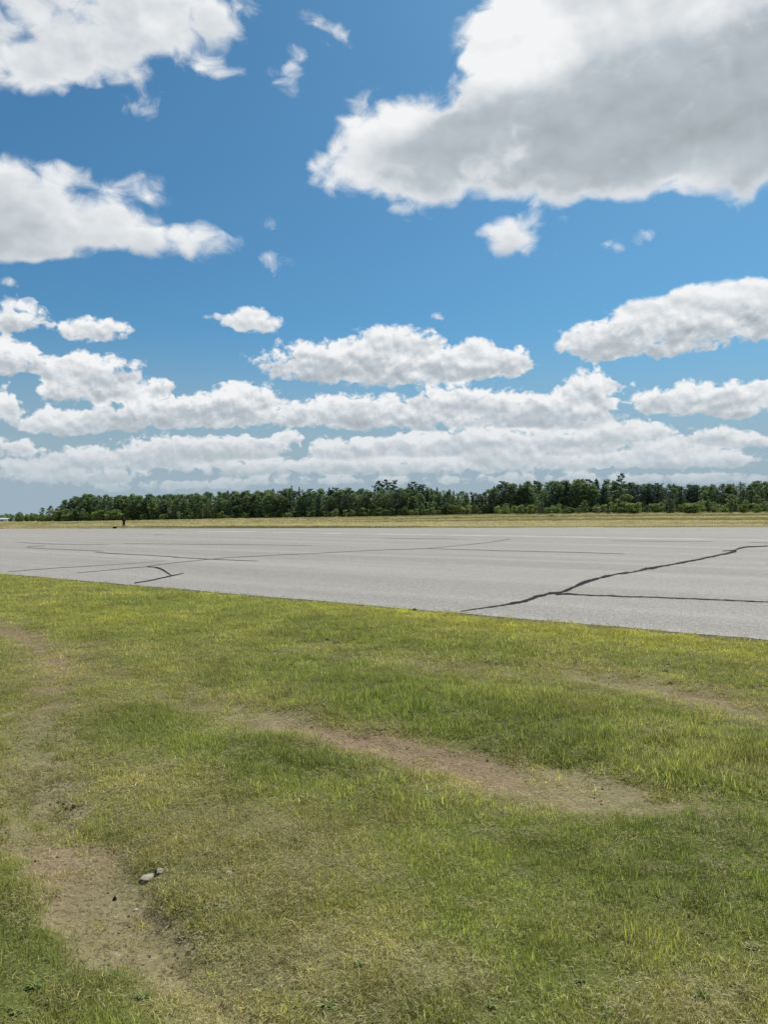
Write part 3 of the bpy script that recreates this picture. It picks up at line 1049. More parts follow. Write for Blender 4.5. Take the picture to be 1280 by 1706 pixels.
def build_verge():
    M = [blades('short_tuft', 46, .055, .014, .042, .0028, .95, blade_mat, 10 + k) for k in range(5)]
    M += [blades('long_tuft', 40, .060, .030, .068, .0034, .70, blade_mat, 30 + k) for k in range(4)]
    M += [blades('loose_tuft', 14, .060, .02, .06, .0030, 1.0, blade_mat, 50 + k) for k in range(3)]
    bands = [(.7, 4.2, 1150, 1.0), (4.2, 8, 620, 1.25), (8, 14, 300, 1.75), (14, 24, 120, 2.6), (24, 46, 30, 4.2)]
    p, r = verge_points(bands, 5, -.16)
    x, y = p[:, 0], p[:, 1]
    s = soil(x, y)
    n = len(x)
    cover = 1 - .93 * sstep(s['bare'] + .5 * (fbm(x, y, .12, 64, 2) - .5), .15, .80)
    cover *= 1 - .35 * s['dry']
    cover *= .03 + .97 * sstep(s['e'] + .55 * (fbm(x, y, .45, 61) - .5), .12, .55)
    clump = fbm(x, y, .17, 62, 3)
    cover *= .22 + 1.05 * sstep(clump, .28, .66)
    keep = r.random(n) < cover
    x, y, sc0 = x[keep], y[keep], p[keep, 2]
    s = {k: v[keep] for k, v in s.items()}
    n = len(x)
    z, _ = ground_z(x, y)
    z = np.where(s['e'] < .03, .001, z)
    tall = s['tall']
    u = r.random(n)
    pl = np.clip(tall * .70 + .03 + .04 * s['yel'], 0, .65)
    idx = np.where(u < pl, 5 + r.integers(0, 4, n), np.where(u > .86, 9 + r.integers(0, 3, n), r.integers(0, 5, n)))
    hs = sc0 ** .34 * r.uniform(.75, 1.3, n) * (1 + .30 * tall) * (1 - .30 * s['dry']) * (.60 + .85 * fbm(x, y, .17, 62, 3))
    xs = sc0 * r.uniform(.8, 1.25, n)
    scl = np.stack([xs, xs, hs], 1)
    rot = np.stack([r.normal(0, .10, n), r.normal(0, .10, n), r.uniform(0, 6.28, n)], 1)
    green = np.array((0.290, 0.335, 0.084))
    deep = np.array((0.195, 0.262, 0.064))
    yel = np.array((0.50, 0.485, 0.105))
    dry = np.array((0.57, 0.48, 0.225))
    oliv = np.array((0.42, 0.405, 0.145))
    mix = lambda a, b, f: a * (1 - f[:, None]) + b * f[:, None]
    c = mix(np.tile(green, (n, 1)), np.tile(deep, (n, 1)), np.clip(s['lush'] * .8, 0, 1))
    c = mix(c, np.tile(oliv, (n, 1)), np.clip(sstep(fbm(x, y, 1.1, 71), .42, .66), 0, 1) * .55)
    c = mix(c, np.tile(yel, (n, 1)), np.clip(s['yel'], 0, 1) * .9)
    df = np.clip(s['dry'] * 1.05 - .1 + r.normal(0, .22, n), 0, 1)
    c = mix(c, np.tile(dry, (n, 1)), df * .85)
    c = c * (r.uniform(.78, 1.22, n) * (.74 + .95 * fbm(x, y, .42, 81, 3)))[:, None]
    P = np.stack([x, y, z], 1)
    scatter('grass', M, P, idx, rot, scl, c, 'mown green and yellowing grass covering the near verge', blade_mat)

    # clippings lying flat
    M = [blades('clipping', 30, .075, .008, .036, .0024, 0, straw_mat, 80 + k, flat=True) for k in range(5)]
    p, r = verge_points([(.7, 4.2, 480, 1.0), (4.2, 8, 260, 1.3), (8, 14, 110, 1.9), (14, 24, 30, 2.8)], 6)
    x, y = p[:, 0], p[:, 1]
    s = soil(x, y)
    w = (.26 + .8 * s['dry']) * (1 - .80 * sstep(s['bare'], .2, .85)) * sstep(s['e'], .1, .5) * (1 - .6 * s['tall'])
    keep = r.random(len(x)) < w
    x, y, sc0 = x[keep], y[keep], p[keep, 2]
    n = len(x)
    z, _ = ground_z(x, y)
    tint = r.random(n)[:, None]
    c = np.array((0.50, 0.425, 0.235)) * tint + np.array((0.33, 0.31, 0.125)) * (1 - tint)
    c = c * r.uniform(.7, 1.2, n)[:, None]
    xs = sc0 * r.uniform(.7, 1.3, n)
    lift = (z + .004 + .012 * r.random(n))
    scatter('dry_clippings', M, np.stack([x, y, lift], 1), r.integers(0, 5, n), np.stack([r.normal(0, .08, n), r.normal(0, .08, n), r.uniform(0, 6.28, n)], 1),
            np.stack([xs, xs, np.ones(n)], 1), c, 'dry straw coloured clippings strewn over the mown verge', straw_mat)

    # small clods and gravel in the ruts and along the asphalt
    clod = mat_clod()
    M = [pebble('crumb', 120 + k, clod) for k in range(5)]
    p, r = verge_points([(.7, 4.2, 700, 1.0), (4.2, 8, 420, 1.2), (8, 14, 160, 1.5), (14, 26, 60, 2.0)], 8, -.45)
    x, y = p[:, 0], p[:, 1]
    s = soil(x, y)
    px, py = to_px(x, y)
    heap = gauss(px, py, 1120, 1122, 190, 22, 8) + .9 * gauss(px, py, 120, 1325, 36, 24) + .7 * gauss(px, py, 330, 1530, 90, 40, 20)
    w = .16 * s['bare'] + np.where(s['e'] > 0, .8 * s['rim'], .55 * sstep(s['e'], -.45, .05) * sstep(fbm(x, y, .8, 66), .42, .65)) + .14 * heap
    keep = r.random(len(x)) < w
    x, y, sc0 = x[keep], y[keep], p[keep, 2]
    hp = heap[keep]
    n = len(x)
    z, _ = ground_z(x, y)
    z = np.where(s['e'][keep] < .05, .003, z)
    sz = r.lognormal(math.log(.011), .55, n) * sc0 ** .6 * (1 + 1.4 * np.clip(hp, 0, 1))
    sz = np.minimum(sz, .008 + .004 * sc0 * (1 + np.clip(hp, 0, 1)) + .006 * r.random(n))
    tn = r.random(n)[:, None]
    c = np.array((0.12, 0.092, 0.055)) * (1 - tn) + np.array((0.32, 0.265, 0.17)) * tn
    c = c * (1 - .40 * np.clip(hp, 0, 1)[:, None])
    scatter('soil_crumbs', M, np.stack([x, y, z + sz * .15], 1), r.integers(0, 5, n), r.uniform(0, 6.28, (n, 3)), np.stack([sz * r.uniform(.8, 1.5, n), sz, sz], 1), c,
            'small brown soil crumbs and grit in the ruts and along the asphalt', clod)


def mat_clod():
    m, t, bs = material('clod_soil')
    c = t.attr('col', 'INSTANCER', 'Color')
    n = t.noise(t.n.new('ShaderNodeTexCoord').outputs['Object'], 4.0, 4.0, .6)
    t.l.new(t.mix(n, t.vm('MULTIPLY', c, (.6, .6, .6)), t.vm('MULTIPLY', c, (1.3, 1.3, 1.3))), bs.inputs['Base Color'])
    bs.inputs['Roughness'].default_value = .95
    return m


build_verge()


# ------------------------------------------------------------------ the wood
def mat_leaf(name, a, b, trans=.30):
    m = bpy.data.materials.new(name)
    m.use_nodes = True
    t = NT(m.node_tree)
    t.n.clear()
    out = t.n.new('ShaderNodeOutputMaterial')
    var = t.attr('var', 'GEOMETRY', 'Fac')
    oi = t.n.new('ShaderNodeObjectInfo')
    c = t.mix(t.add(t.mul(var, .6), t.mul(oi.outputs['Random'], .4)), a, b)
    hs = t.n.new('ShaderNodeHueSaturation')
    t.l.new(c, hs.inputs['Color'])
    rnd2 = t.m('FRACT', t.mul(oi.outputs['Random'], 7.13))
    t.l.new(t.lin(rnd2, 0, 1, .485, .515), hs.inputs['Hue'])
    t.l.new(t.lin(t.m('FRACT', t.mul(oi.outputs['Random'], 23.7)), 0, 1, .72, 1.28), hs.inputs['Value'])
    c = hs.outputs[0]
    bs = t.n.new('ShaderNodeBsdfPrincipled')
    t.l.new(c, bs.inputs['Base Color'])
    bs.inputs['Roughness'].default_value = .6
    bs.inputs['Specular IOR Level'].default_value = .25
    tr = t.n.new('ShaderNodeBsdfTranslucent')
    t.l.new(t.vm('MULTIPLY', c, (1.2, 1.25, .7)), tr.inputs['Color'])
    mx = t.n.new('ShaderNodeMixShader')
    mx.inputs[0].default_value = trans
    t.l.new(bs.outputs[0], mx.inputs[1])
    t.l.new(tr.outputs[0], mx.inputs[2])
    t.l.new(mx.outputs[0], out.inputs['Surface'])
    return m


LEAF = {  # tree greens carry extra blue, distance haze put into the leaf colour
    'leafy': mat_leaf('leaf_broad', (0.095, 0.145, 0.067), (0.221, 0.298, 0.142), .38),
    'birch': mat_leaf('leaf_birch', (0.140, 0.194, 0.088), (0.275, 0.347, 0.168), .38),
    'pine': mat_leaf('leaf_pine', (0.035, 0.075, 0.058), (0.087, 0.154, 0.099), .18),
    'spruce': mat_leaf('leaf_spruce', (0.032, 0.067, 0.055), (0.076, 0.131, 0.090), .15),
    'shrub': mat_leaf('leaf_shrub', (0.135, 0.187, 0.066), (0.275, 0.333, 0.116), .38),
}
BARK = plain('bark_brown', (0.10, 0.080, 0.060), .9, .35, 9)
BARK_PALE = plain('bark_pale', (0.42, 0.40, 0.35), .8, .25, 6)


def tube(V, F, path, radii, sides=5):
    rings = []
    for i, (p, r) in enumerate(zip(path, radii)):
        p = np.array(p, float)
        a = np.array(path[min(i + 1, len(path) - 1)], float) - np.array(path[max(i - 1, 0)], float)
        a = a / (np.linalg.norm(a) + 1e-9)
        u = np.cross(a, (0.3, 0.9, 0.2))
        u /= np.linalg.norm(u) + 1e-9
        w = np.cross(a, u)
        rings.append(len(V))
        for k in range(sides):
            an = 2 * math.pi * k / sides
            V.append(tuple(p + (u * math.cos(an) + w * math.sin(an)) * r))
    for i in range(len(path) - 1):
        for k in range(sides):
            k2 = (k + 1) % sides
            F.append((rings[i] + k, rings[i] + k2, rings[i + 1] + k2, rings[i + 1] + k))


def leaf_quads(C, size, r, nrm=None, up=.25):
    """quads at centres C, turned at random"""
    n = len(C)
    a = r.normal(size=(n, 3))
    if nrm is not None:
        a = a * .8 + nrm
    a[:, 2] += up
    a /= np.linalg.norm(a, axis=1, keepdims=True)
    b = np.cross(a, r.normal(size=(n, 3)))
    b /= np.linalg.norm(b, axis=1, keepdims=True) + 1e-9
    c = np.cross(a, b)
    s = size * r.uniform(.55, 1.35, n)[:, None]
    k = r.uniform(.5, 1.0, n)[:, None]
    V = np.stack([C - b * s - c * s * k * .3, C + c * s * k, C + b * s * .9 + c * s * k * .2, C - c * s * k], 1).reshape(-1, 3)
    F = np.arange(n * 4).reshape(n, 4)
    return V, F


def crown_mesh(name, C, size, r, var, mat, nrm=None, up=.25):
    V, F = leaf_quads(C, size, r, nrm, up)
    me = fast_mesh(name, V, F)
    fattr(me, 'var', np.repeat(var, 4))
    me.materials.append(mat)
    return me


def tree_meshes(kind, seed):
    """unit-high tree: (trunk mesh, crown mesh)"""
    r = np.random.default_rng(seed)
    V, F = [], []
    bend = r.normal(0, .025, 2)
    stem = lambda f: np.array((bend[0] * math.sin(f * 3), bend[1] * math.sin(f * 2.3), f))
    C, var, N = [], [], []

    def lobe(c, rx, rz, n, vv):
        d = r.normal(size=(n, 3))
        d /= np.linalg.norm(d, axis=1, keepdims=True)
        q = r.random(n) ** .45
        p = c + d * q[:, None] * np.array((rx, rx, rz))
        C.append(p)
        N.append(d)
        var.append(np.clip(vv + r.normal(0, .18, n), 0, 1))

    if kind in ('leafy', 'birch'):
        slim = kind == 'birch'
        tube(V, F, [stem(f) for f in (0, .15, .35, .6, .8, .95)], [.017, .013, .011, .008, .005, .002] if not slim else [.011, .009, .008, .006, .004, .002], 6)
        lo = r.uniform(.06, .14) if not slim else r.uniform(.24, .36)
        nl = 46 if not slim else 22
        for k in range(nl):
            f = lo + (1 - lo) * (k + r.random()) / nl
            prof = math.sin(math.pi * min(1, (f - lo) / (1 - lo) * .80 + .17)) ** .75
            rad = (.17 if not slim else .105) * prof * r.uniform(.55, 1.2)
            an = k * 2.4 + r.normal(0, .5)
            c = stem(f) + np.array((math.cos(an) * rad, math.sin(an) * rad, 0))
            tube(V, F, [stem(max(f - .10, .05)), (stem(f - .05) + c) / 2, c], [.0045, .003, .0012], 4)
            sz = (.050 if not slim else .040) * r.uniform(.6, 1.35)
            lobe(c, sz * 1.15, sz * .85, int((80 if not slim else 60) * (sz / .05) ** 1.5), r.random())
        lobe(stem(.965), .028, .04, 26, r.random())
        size = .0130 if not slim else .0118
        up = .3
    elif kind == 'pine':
        tube(V, F, [stem(f) for f in (0, .2, .5, .8, .97)], [.018, .015, .012, .007, .002], 6)
        nw = 15
        for w in range(nw):
            f = .16 + .82 * w / (nw - 1)
            reach = .19 * (1 - ((f - .55) / .50) ** 2) * r.uniform(.6, 1.2) + .02
            for b in range(4):
                an = r.uniform(0, 6.28)
                rr = max(.03, reach * r.uniform(.55, 1.15))
                tipp = stem(f) + np.array((math.cos(an) * rr, math.sin(an) * rr, r.uniform(.0, .05)))
                tube(V, F, [stem(f - .02), (stem(f) + tipp) / 2, tipp], [.0045, .003, .0012], 4)
                vv = r.random()
                for q in (.55, .8, 1.0):
                    lobe(stem(f) * (1 - q) + tipp * q + np.array((0, 0, .008)), .036 * r.uniform(.6, 1.2), .018, 13, vv)
        lobe(stem(.985), .016, .03, 20, .6)
        size = .0135
        up = .5
    elif kind == 'spruce':
        tube(V, F, [stem(f) for f in (0, .3, .7, .98)], [.014, .011, .006, .001], 6)
        nw = 20
        for w in range(nw):
            f = .07 + .90 * w / (nw - 1)
            reach = (.155 * (1 - f) ** .85 + .012) * r.uniform(.8, 1.2)
            for b in range(6):
                an = b * 1.05 + w * .6 + r.normal(0, .2)
                rr = reach * r.uniform(.7, 1.15)
                tipp = stem(f) + np.array((math.cos(an) * rr, math.sin(an) * rr, -.02 - .12 * rr))
                if w % 3 == 0:
                    tube(V, F, [stem(f), tipp], [.003, .001], 4)
                vv = r.random()
                for q in (.35, .7, 1.0):
                    lobe(stem(f) * (1 - q) + tipp * q, .021 + .012 * (1 - f), .014, 5, vv)
        lobe(stem(.985), .006, .026, 14, .6)
        size = .0135
        up = .6
    elif kind == 'shrub':
        for k in range(6):
            an = k * 1.05 + r.normal(0, .3)
            tipp = np.array((math.cos(an) * .42 * r.uniform(.4, 1), math.sin(an) * .42 * r.uniform(.4, 1), r.uniform(.45, .9)))
            tube(V, F, [(0, 0, 0), tipp * np.array((.6, .6, .5)), tipp], [.030, .018, .006], 4)
            lobe(tipp, .20 * r.uniform(.7, 1.2), .15 * r.uniform(.7, 1.2), 80, r.random())
            lobe(tipp * np.array((.9, .9, .5)), .24, .16, 70, r.random())
        lobe(np.array((0, 0, .25)), .40, .22, 150, .3)
        size = .052
        up = .3
    C = np.concatenate(C)
    C[:, 2] = np.maximum(C[:, 2], .02)
    tm = fast_mesh(kind + '_trunk', V, F, smooth=True)
    tm.materials.append(BARK_PALE if kind == 'birch' else BARK)
    cm = crown_mesh(kind + '_crown', C, size, r, np.concatenate(var), LEAF[kind], np.concatenate(N), up)
    return tm, cm


KINDS = {k: [tree_meshes(k, 400 + 31 * i + 7 * len(k)) for i in range(n)] for k, n in (('leafy', 7), ('birch', 4), ('pine', 4), ('spruce', 4), ('shrub', 6))}
# two crowns of their own: a flat-topped old pine
NAME = {'leafy': 'leafy_tree', 'birch': 'birch_tree', 'pine': 'pine_tree', 'spruce': 'spruce_tree', 'shrub': 'shrub'}
_seq = {}


def plant(kind, x, y, h, wide, label, group=None, variant=None, z=None):
    k = _seq.get(kind, 0)
    _seq[kind] = k + 1
    tm, cm = KINDS[kind][(k * 3 + k // 5) % len(KINDS[kind]) if variant is None else variant % len(KINDS[kind])]
    if z is None:
        z = float(ground_z(np.array([x]), np.array([y]))[0][0])
    e = bpy.data.objects.new(NAME[kind], None)
    e.empty_display_size = .3
    COL.objects.link(e)
    e.location = (x, y, z - .05)
    e.rotation_euler = (0, 0, random.uniform(0, 6.28))
    e.scale = (h * wide, h * wide, h)
    tr = link('stems' if kind == 'shrub' else 'trunk', tm, parent=e)
    cr = link('foliage' if kind == 'shrub' else 'crown', cm, parent=e)
    tag(e, label, 'shrub' if kind == 'shrub' else 'tree', group)
    return e


TOPX = [-900, 60, 84, 98, 108, 140, 200, 280, 370, 440, 490, 560, 620, 650, 690, 740, 780, 808, 822, 860, 900, 960, 1000, 1040, 1070, 1100, 1150, 1200, 1240, 1280, 1500, 2300]
TOPY = [858, 856, 846, 838, 828, 820, 822, 818.5, 816.5, 813, 811, 813, 809, 808, 808, 812, 817, 821, 806, 801, 798, 796, 797.5, 797, 801, 803, 804, 805, 801, 798, 796, 796]


def spot(px, depth):
    """place at photograph column px, depth metres behind the wood's edge"""
    d, z = wood_at(px)
    d = float(d) + depth
    return (px - 640.0) / FPX * d, d


def h_to(px, d, y_top, z0):
    return CAM_H + (HORIZON - y_top) / FPX * d - z0


def build_wood():
    r = np.random.default_rng(77)
    rows = [(4, 13.5, .80, 'front'), (8, 13.5, .92, 'mid'), (13, 13.5, .98, 'mid'), (19, 13, 1.0, 'back')]
    for ri, (dep, step, frac, nm) in enumerate(rows):
        px = 92 + ri * 5
        while px < 1400:
            p = px + r.normal(0, 3.5)
            dj = dep + r.normal(0, 1.6)
            x, y = spot(p, dj)
            z = float(ground_z(np.array([x]), np.array([y]))[0][0])
            top = np.interp(p, TOPX, TOPY)
            full = h_to(p, y, top + 3.0, z) * .965
            h = full * frac * (1 + r.normal(0, .035 if nm == 'back' else .05))
            u = r.random()
            if p < 470:
                kind = 'leafy' if u < .86 else ('birch' if u < .96 else 'spruce')
                side = 'left'
            elif p < 800:
                kind = 'leafy' if u < .50 else ('birch' if u < .64 else ('pine' if u < .80 else 'spruce'))
                side = 'middle'
            else:
                kind = 'leafy' if u < .58 else ('birch' if u < .66 else ('pine' if u < .84 else 'spruce'))
                side = 'right'
                if 1050 < p < 1170 and nm != 'back':
                    kind = 'pine' if u < .5 else ('spruce' if u < .8 else 'leafy')
            if kind == 'spruce':
                h *= 1.04
            if kind == 'pine':
                h *= 1.02
            desc = {'leafy': 'leafy tree', 'birch': 'pale stemmed birch', 'pine': 'dark pine', 'spruce': 'narrow spruce'}[kind]
            zone = [(150, 'at the left end of the wood'), (270, 'behind the standing person'), (370, 'right of the standing person'), (470, 'left of the thin spruce tips'), (565, 'around the thin spruce tips'),
                    (670, 'around the tall pine clump'), (740, 'around the broad pine'), (815, 'in the low gap of the wood'), (930, 'right of the low gap'),
                    (1010, 'left of the lone layered pine'), (1075, 'around the lone layered pine'), (1180, 'right of the layered pine'), (1290, 'by the right edge of the picture'), (9999, 'past the right edge of the picture')]
            wh = [w for lim, w in zone if p < lim][0]
            rw = {'front': 'front row', 'mid': 'inner' if ri == 1 else 'deeper', 'back': 'hindmost'}[nm]
            hw_ = 'tall' if h > full * frac * 1.03 else ('short' if h < full * frac * .96 else 'middling')
            lbl = '%s %s %s %s' % (hw_, rw, desc, wh)
            plant(kind, x, y, h, r.uniform(1.2, 1.75) * {'leafy': 1.0, 'birch': .9, 'pine': 1.0, 'spruce': .95}[kind], lbl, 'trees of the wood across the runway', z=z)
            px += step * (1 + r.normal(0, .16))

    # single trees that stand out
    def single(kind, px, dep, top, wide, label, variant=None):
        x, y = spot(px, dep)
        z = float(ground_z(np.array([x]), np.array([y]))[0][0])
        plant(kind, x, y, h_to(px, y, top, z), wide, label, None, variant, z)
    single('pine', 632, 24, 803, 1.25, 'tall dark pine whose crown rises left of the twin pine tops', 0)
    single('pine', 644, 23, 800.5, 1.3, 'tallest dark pine above the pale birch stems mid wood', 1)
    single('pine', 656, 24, 802, 1.2, 'dark pine leaning right at the end of the pine clump', 2)
    single('pine', 690, 12, 804, 1.5, 'broad dark pine standing right of the pale birch stems', 3)
    single('pine', 705, 13, 808, 1.3, 'dark pine close against the broad one right of the birches', 1)
    single('pine', 1034, 18, 791, 1.05, 'lone pine with a layered top, the highest on the right', 2)
    single('spruce', 728, 18, 811, .9, 'slim spruce tip between broad pine and low gap', 1)
    single('spruce', 486, 24, 808, .8, 'thin spruce with the highest tip left of the middle', 2)
    single('spruce', 498, 24, 810.5, .8, 'thin spruce right beside the higher tip left of middle', 0)
    single('spruce', 548, 22, 811.5, .8, 'small pointed spruce between the thin spruces and the pines', 1)
    single('pine', 808, 8, 821, 1.1, 'small dark pine at the step up to the taller wood', 0)
    for q, (p, dp, tp, w) in enumerate([(648, 3.5, 818, .55), (652, 4, 816, .5), (641, 4.5, 822, .5), (588, 3.5, 824, .5), (536, 4, 822, .5), (610, 4.5, 820, .5), (722, 3.5, 830, .5), (602, 5, 823, .5)]):
        x, y = spot(p, dp)
        plant('birch', x, y, h_to(p, y, tp, float(ground_z(np.array([x]), np.array([y]))[0][0])), w, 'thin birch with a bare white stem at the edge of the middle wood', 'white stemmed birches at the wood edge')
    # low outliers at the left end
    single('leafy', 70, 4, 846, 1.5, 'small round tree just left of the end of the wood', 2)
    single('leafy', 84, 6, 843, 1.4, 'small tree leaning on the left end of the wood', 4)
    single('leafy', 36, 60, 856, 1.6, 'low dark tree near the far left beside the white building', 1)
    single('leafy', 52, 50, 854.5, 1.6, 'low tree between the white building and the wood', 3)

    # shrubs along the edge
    def shrub_label(p, hh, dep):
        zone = [(60, 'by the white building'), (120, 'at the left end of the wood'), (190, 'just left of the standing person'), (290, 'behind the standing person'), (400, 'right of the standing person'), (480, 'left of the thin spruce tips'),
                (570, 'below the thin spruce tips'), (680, 'below the tall pine clump'), (760, 'below the broad pine'), (830, 'below the low gap of the wood'), (920, 'right of the low gap'),
                (1000, 'left of the big pale bush'), (1090, 'around the big pale bush'), (1180, 'right of the big pale bush'), (1290, 'by the right edge of the picture'), (9999, 'past the right edge of the picture')]
        return '%s %s shrub in the thicket %s' % ('low' if hh < 2.0 else ('knee high' if hh < 1.2 else ('middling' if hh < 2.9 else 'tall')), 'foremost' if dep < -6 else ('outer' if dep < -1 else 'inner'), [w for l_, w in zone if p < l_][0])
    px = 24.0
    while px < 1420:
        lo = px < 200
        right = px > 830
        for q in range(3 if lo else 2):
            dep = r.uniform(-3.5, 2.5) if not right else r.uniform(-16, 2)
            p = px + r.normal(0, 5)
            x, y = spot(p, dep)
            hh = r.uniform(1.6, 3.6)
            if lo:
                hh = r.uniform(2.6, 4.8) * (1.3 if p > 95 else .9)
            if right:
                hh = r.uniform(1.4, 3.6) * (1.15 if px > 1150 else 1)
            side = 'left end' if lo else ('right hand part' if right else 'middle')
            if r.random() < (.42 if right else .25):
                hs_ = hh * r.uniform(1.0, 1.6)
                plant(('leafy', 'leafy', 'birch', 'spruce')[r.integers(0, 4)], x, y, hs_, r.uniform(1.4, 2.4), 'young ' + shrub_label(p, hs_, dep).replace('shrub', 'tree'), 'young trees at the foot of the wood')
                continue
            plant('shrub', x, y, hh, r.uniform(.85, 1.7), shrub_label(p, hh, dep), 'shrubs along the foot of the wood')
        px += 14 * r.uniform(.7, 1.3)
    d_, z_ = wood_at(1040)
    x, y = spot(1042, -9)
    plant('shrub', x, y, 6.0, .85, 'big pale rounded bush standing proud of the dark trees on the right', None, 1)
    x, y = spot(1024, -8)
    plant('shrub', x, y, 4.0, .8, 'pale bush leaning on the left of the big rounded one', None, 3)
    x, y = spot(1062, -8)
    plant('shrub', x, y, 3.6, .9, 'pale bush leaning on the right of the big rounded one', None, 4)
    for (p, dep, hh, lb) in [(645, -60, .55, 'dark little bush alone in the straw field below the birches'), (920, -40, .7, 'dark little bush in the straw field below the tall wood'), (728, -75, .5, 'dark tuft of weeds alone in the straw field'),
                             (526, -30, .6, 'small dark bush at the straw field edge left of the pines'), (760, -55, .5, 'small green bush in the straw field below the low gap')]:
        x, y = spot(p, dep)
        plant('shrub', x, y, hh, 2.2, lb, None)

    # brush filling the wood's inside near the ground
    n = 26000
    p = r.uniform(96, 1420, n)
    d0, z0 = wood_at(p)
    y = d0 + r.uniform(3, 26, n)
    x = (p - 640) / FPX * y
    zg, _ = ground_z(x, y)
    q = r.random(n) ** 1.3
    C = np.stack([x, y, zg + .1 + q * 4.5 * (.4 + fbm(x, y, 6, 44))], 1)
    o = link('undergrowth', crown_mesh('undergrowth', C, .42, r, np.clip(fbm(x, y, 3, 45) + r.normal(0, .1, n), 0, 1), LEAF['leafy']))
    tag(o, 'dark brush filling the wood between its trunks', kind='stuff')

    # the wood far behind on the left, one mass on the skyline
    C, var = [], []
    for k in range(420):
        p = r.uniform(-700, 110)
        d = r.uniform(850, 1000)
        x = (p - 640) / FPX * d
        top = CAM_H + (HORIZON - (857.3 + r.normal(0, .7) + (1.5 if p < 8 else 0))) / FPX * d
        n = 70
        f = r.random(n)
        w = 3.2 * np.sin(np.pi * np.clip(f * .8 + .15, 0, 1))
        a = r.uniform(0, 6.28, n)
        q = np.sqrt(r.random(n)) * w
        C.append(np.stack([x + np.cos(a) * q, d + np.sin(a) * q, -1 + f * (top + 1)], 1))
        var.append(np.full(n, r.random()))
    C = np.concatenate(C)
    me = crown_mesh('distant_wood', C, .9, r, np.concatenate(var), LEAF['leafy'])
    o = link('distant_wood', me)
    tag(o, 'far off wood along the skyline at the left', kind='stuff')


build_wood()


# ------------------------------------------------------------------ straw and weeds in the far field
def build_field():
    r = np.random.default_rng(91)
    M = [blades('straw_tuft', 40, .5, .35, .8, .035, .35, straw_mat, 200 + k, segs=2) for k in range(4)]
    n = 26000
    px = r.uniform(-200, 1480, n)
    u = r.random(n) ** 1.5
    wd, wz = wood_at(px)
    y0 = 114.0 + (px / 1280) * 20 + .8
    y = y0 + u * (wd - 2 - y0)
    x = (px - 640) / FPX * y
    y = np.where(y < far_y(x) + 1.7, far_y(x) + 1.7 + r.random(n) * 6, y)
    x = (px - 640) / FPX * y
    keep = edge_dist(x, y) < -1
    px, x, y = px[keep], x[keep], y[keep]
    n = len(x)
    z, _ = ground_z(x, y)
    band = fbm(x * .05, y, 9, 51, 3)
    back = np.clip((y - far_y(x)) / 110, 0, 1)
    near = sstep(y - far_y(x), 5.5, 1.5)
    hs = (.35 + .75 * band) * (1 - .72 * near) * r.uniform(.6, 1.2, n) * .72
    g = sstep(band + .22 * back * sstep(px, 400, 1000), .50, .66)
    straw = np.array((0.58, 0.495, 0.29))
    pale = np.array((0.72, 0.64, 0.42))
    green = np.array((0.20, 0.195, 0.065))
    t1 = r.random(n)[:, None]
    c = (straw * t1 + pale * (1 - t1)) * (1 - g[:, None] * .85) + green * g[:, None] * .85
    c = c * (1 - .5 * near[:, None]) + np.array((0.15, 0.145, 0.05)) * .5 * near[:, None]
    c *= r.uniform(.8, 1.15, n)[:, None]
    xs = r.uniform(1.0, 2.2, n)
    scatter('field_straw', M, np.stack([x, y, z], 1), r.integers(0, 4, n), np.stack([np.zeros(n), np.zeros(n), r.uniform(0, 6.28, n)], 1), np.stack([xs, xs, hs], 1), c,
            'tall dry straw coloured grass in the field beyond the runway', straw_mat)


build_field()


# ------------------------------------------------------------------ the person and the bag across the runway
def skin_mesh(name, joints, bones, radii, root=0, levels=2):
    me = bpy.data.meshes.new(name + '_cage')
    me.from_pydata(joints, bones, [])
    me.update()
    o = bpy.data.objects.new(name + '_cage', me)
    COL.objects.link(o)
    md = o.modifiers.new('skin', 'SKIN')
    md.use_smooth_shade = True
    sv = me.skin_vertices[0].data if me.skin_vertices else None
    if sv is None:
        bm = bmesh.new()
        bm.from_mesh(me)
        bm.verts.layers.skin.verify()
        bm.to_mesh(me)
        bm.free()
        sv = me.skin_vertices[0].data
    for i, rr in enumerate(radii):
        sv[i].radius = rr if isinstance(rr, tuple) else (rr, rr)
        sv[i].use_root = (i == root)
    ss_ = o.modifiers.new('sub', 'SUBSURF')
    ss_.levels = ss_.render_levels = levels
    dg = bpy.context.evaluated_depsgraph_get()
    out = bpy.data.meshes.new_from_object(o.evaluated_get(dg))
    out.name = name
    bpy.data.objects.remove(o, do_unlink=True)
    return out


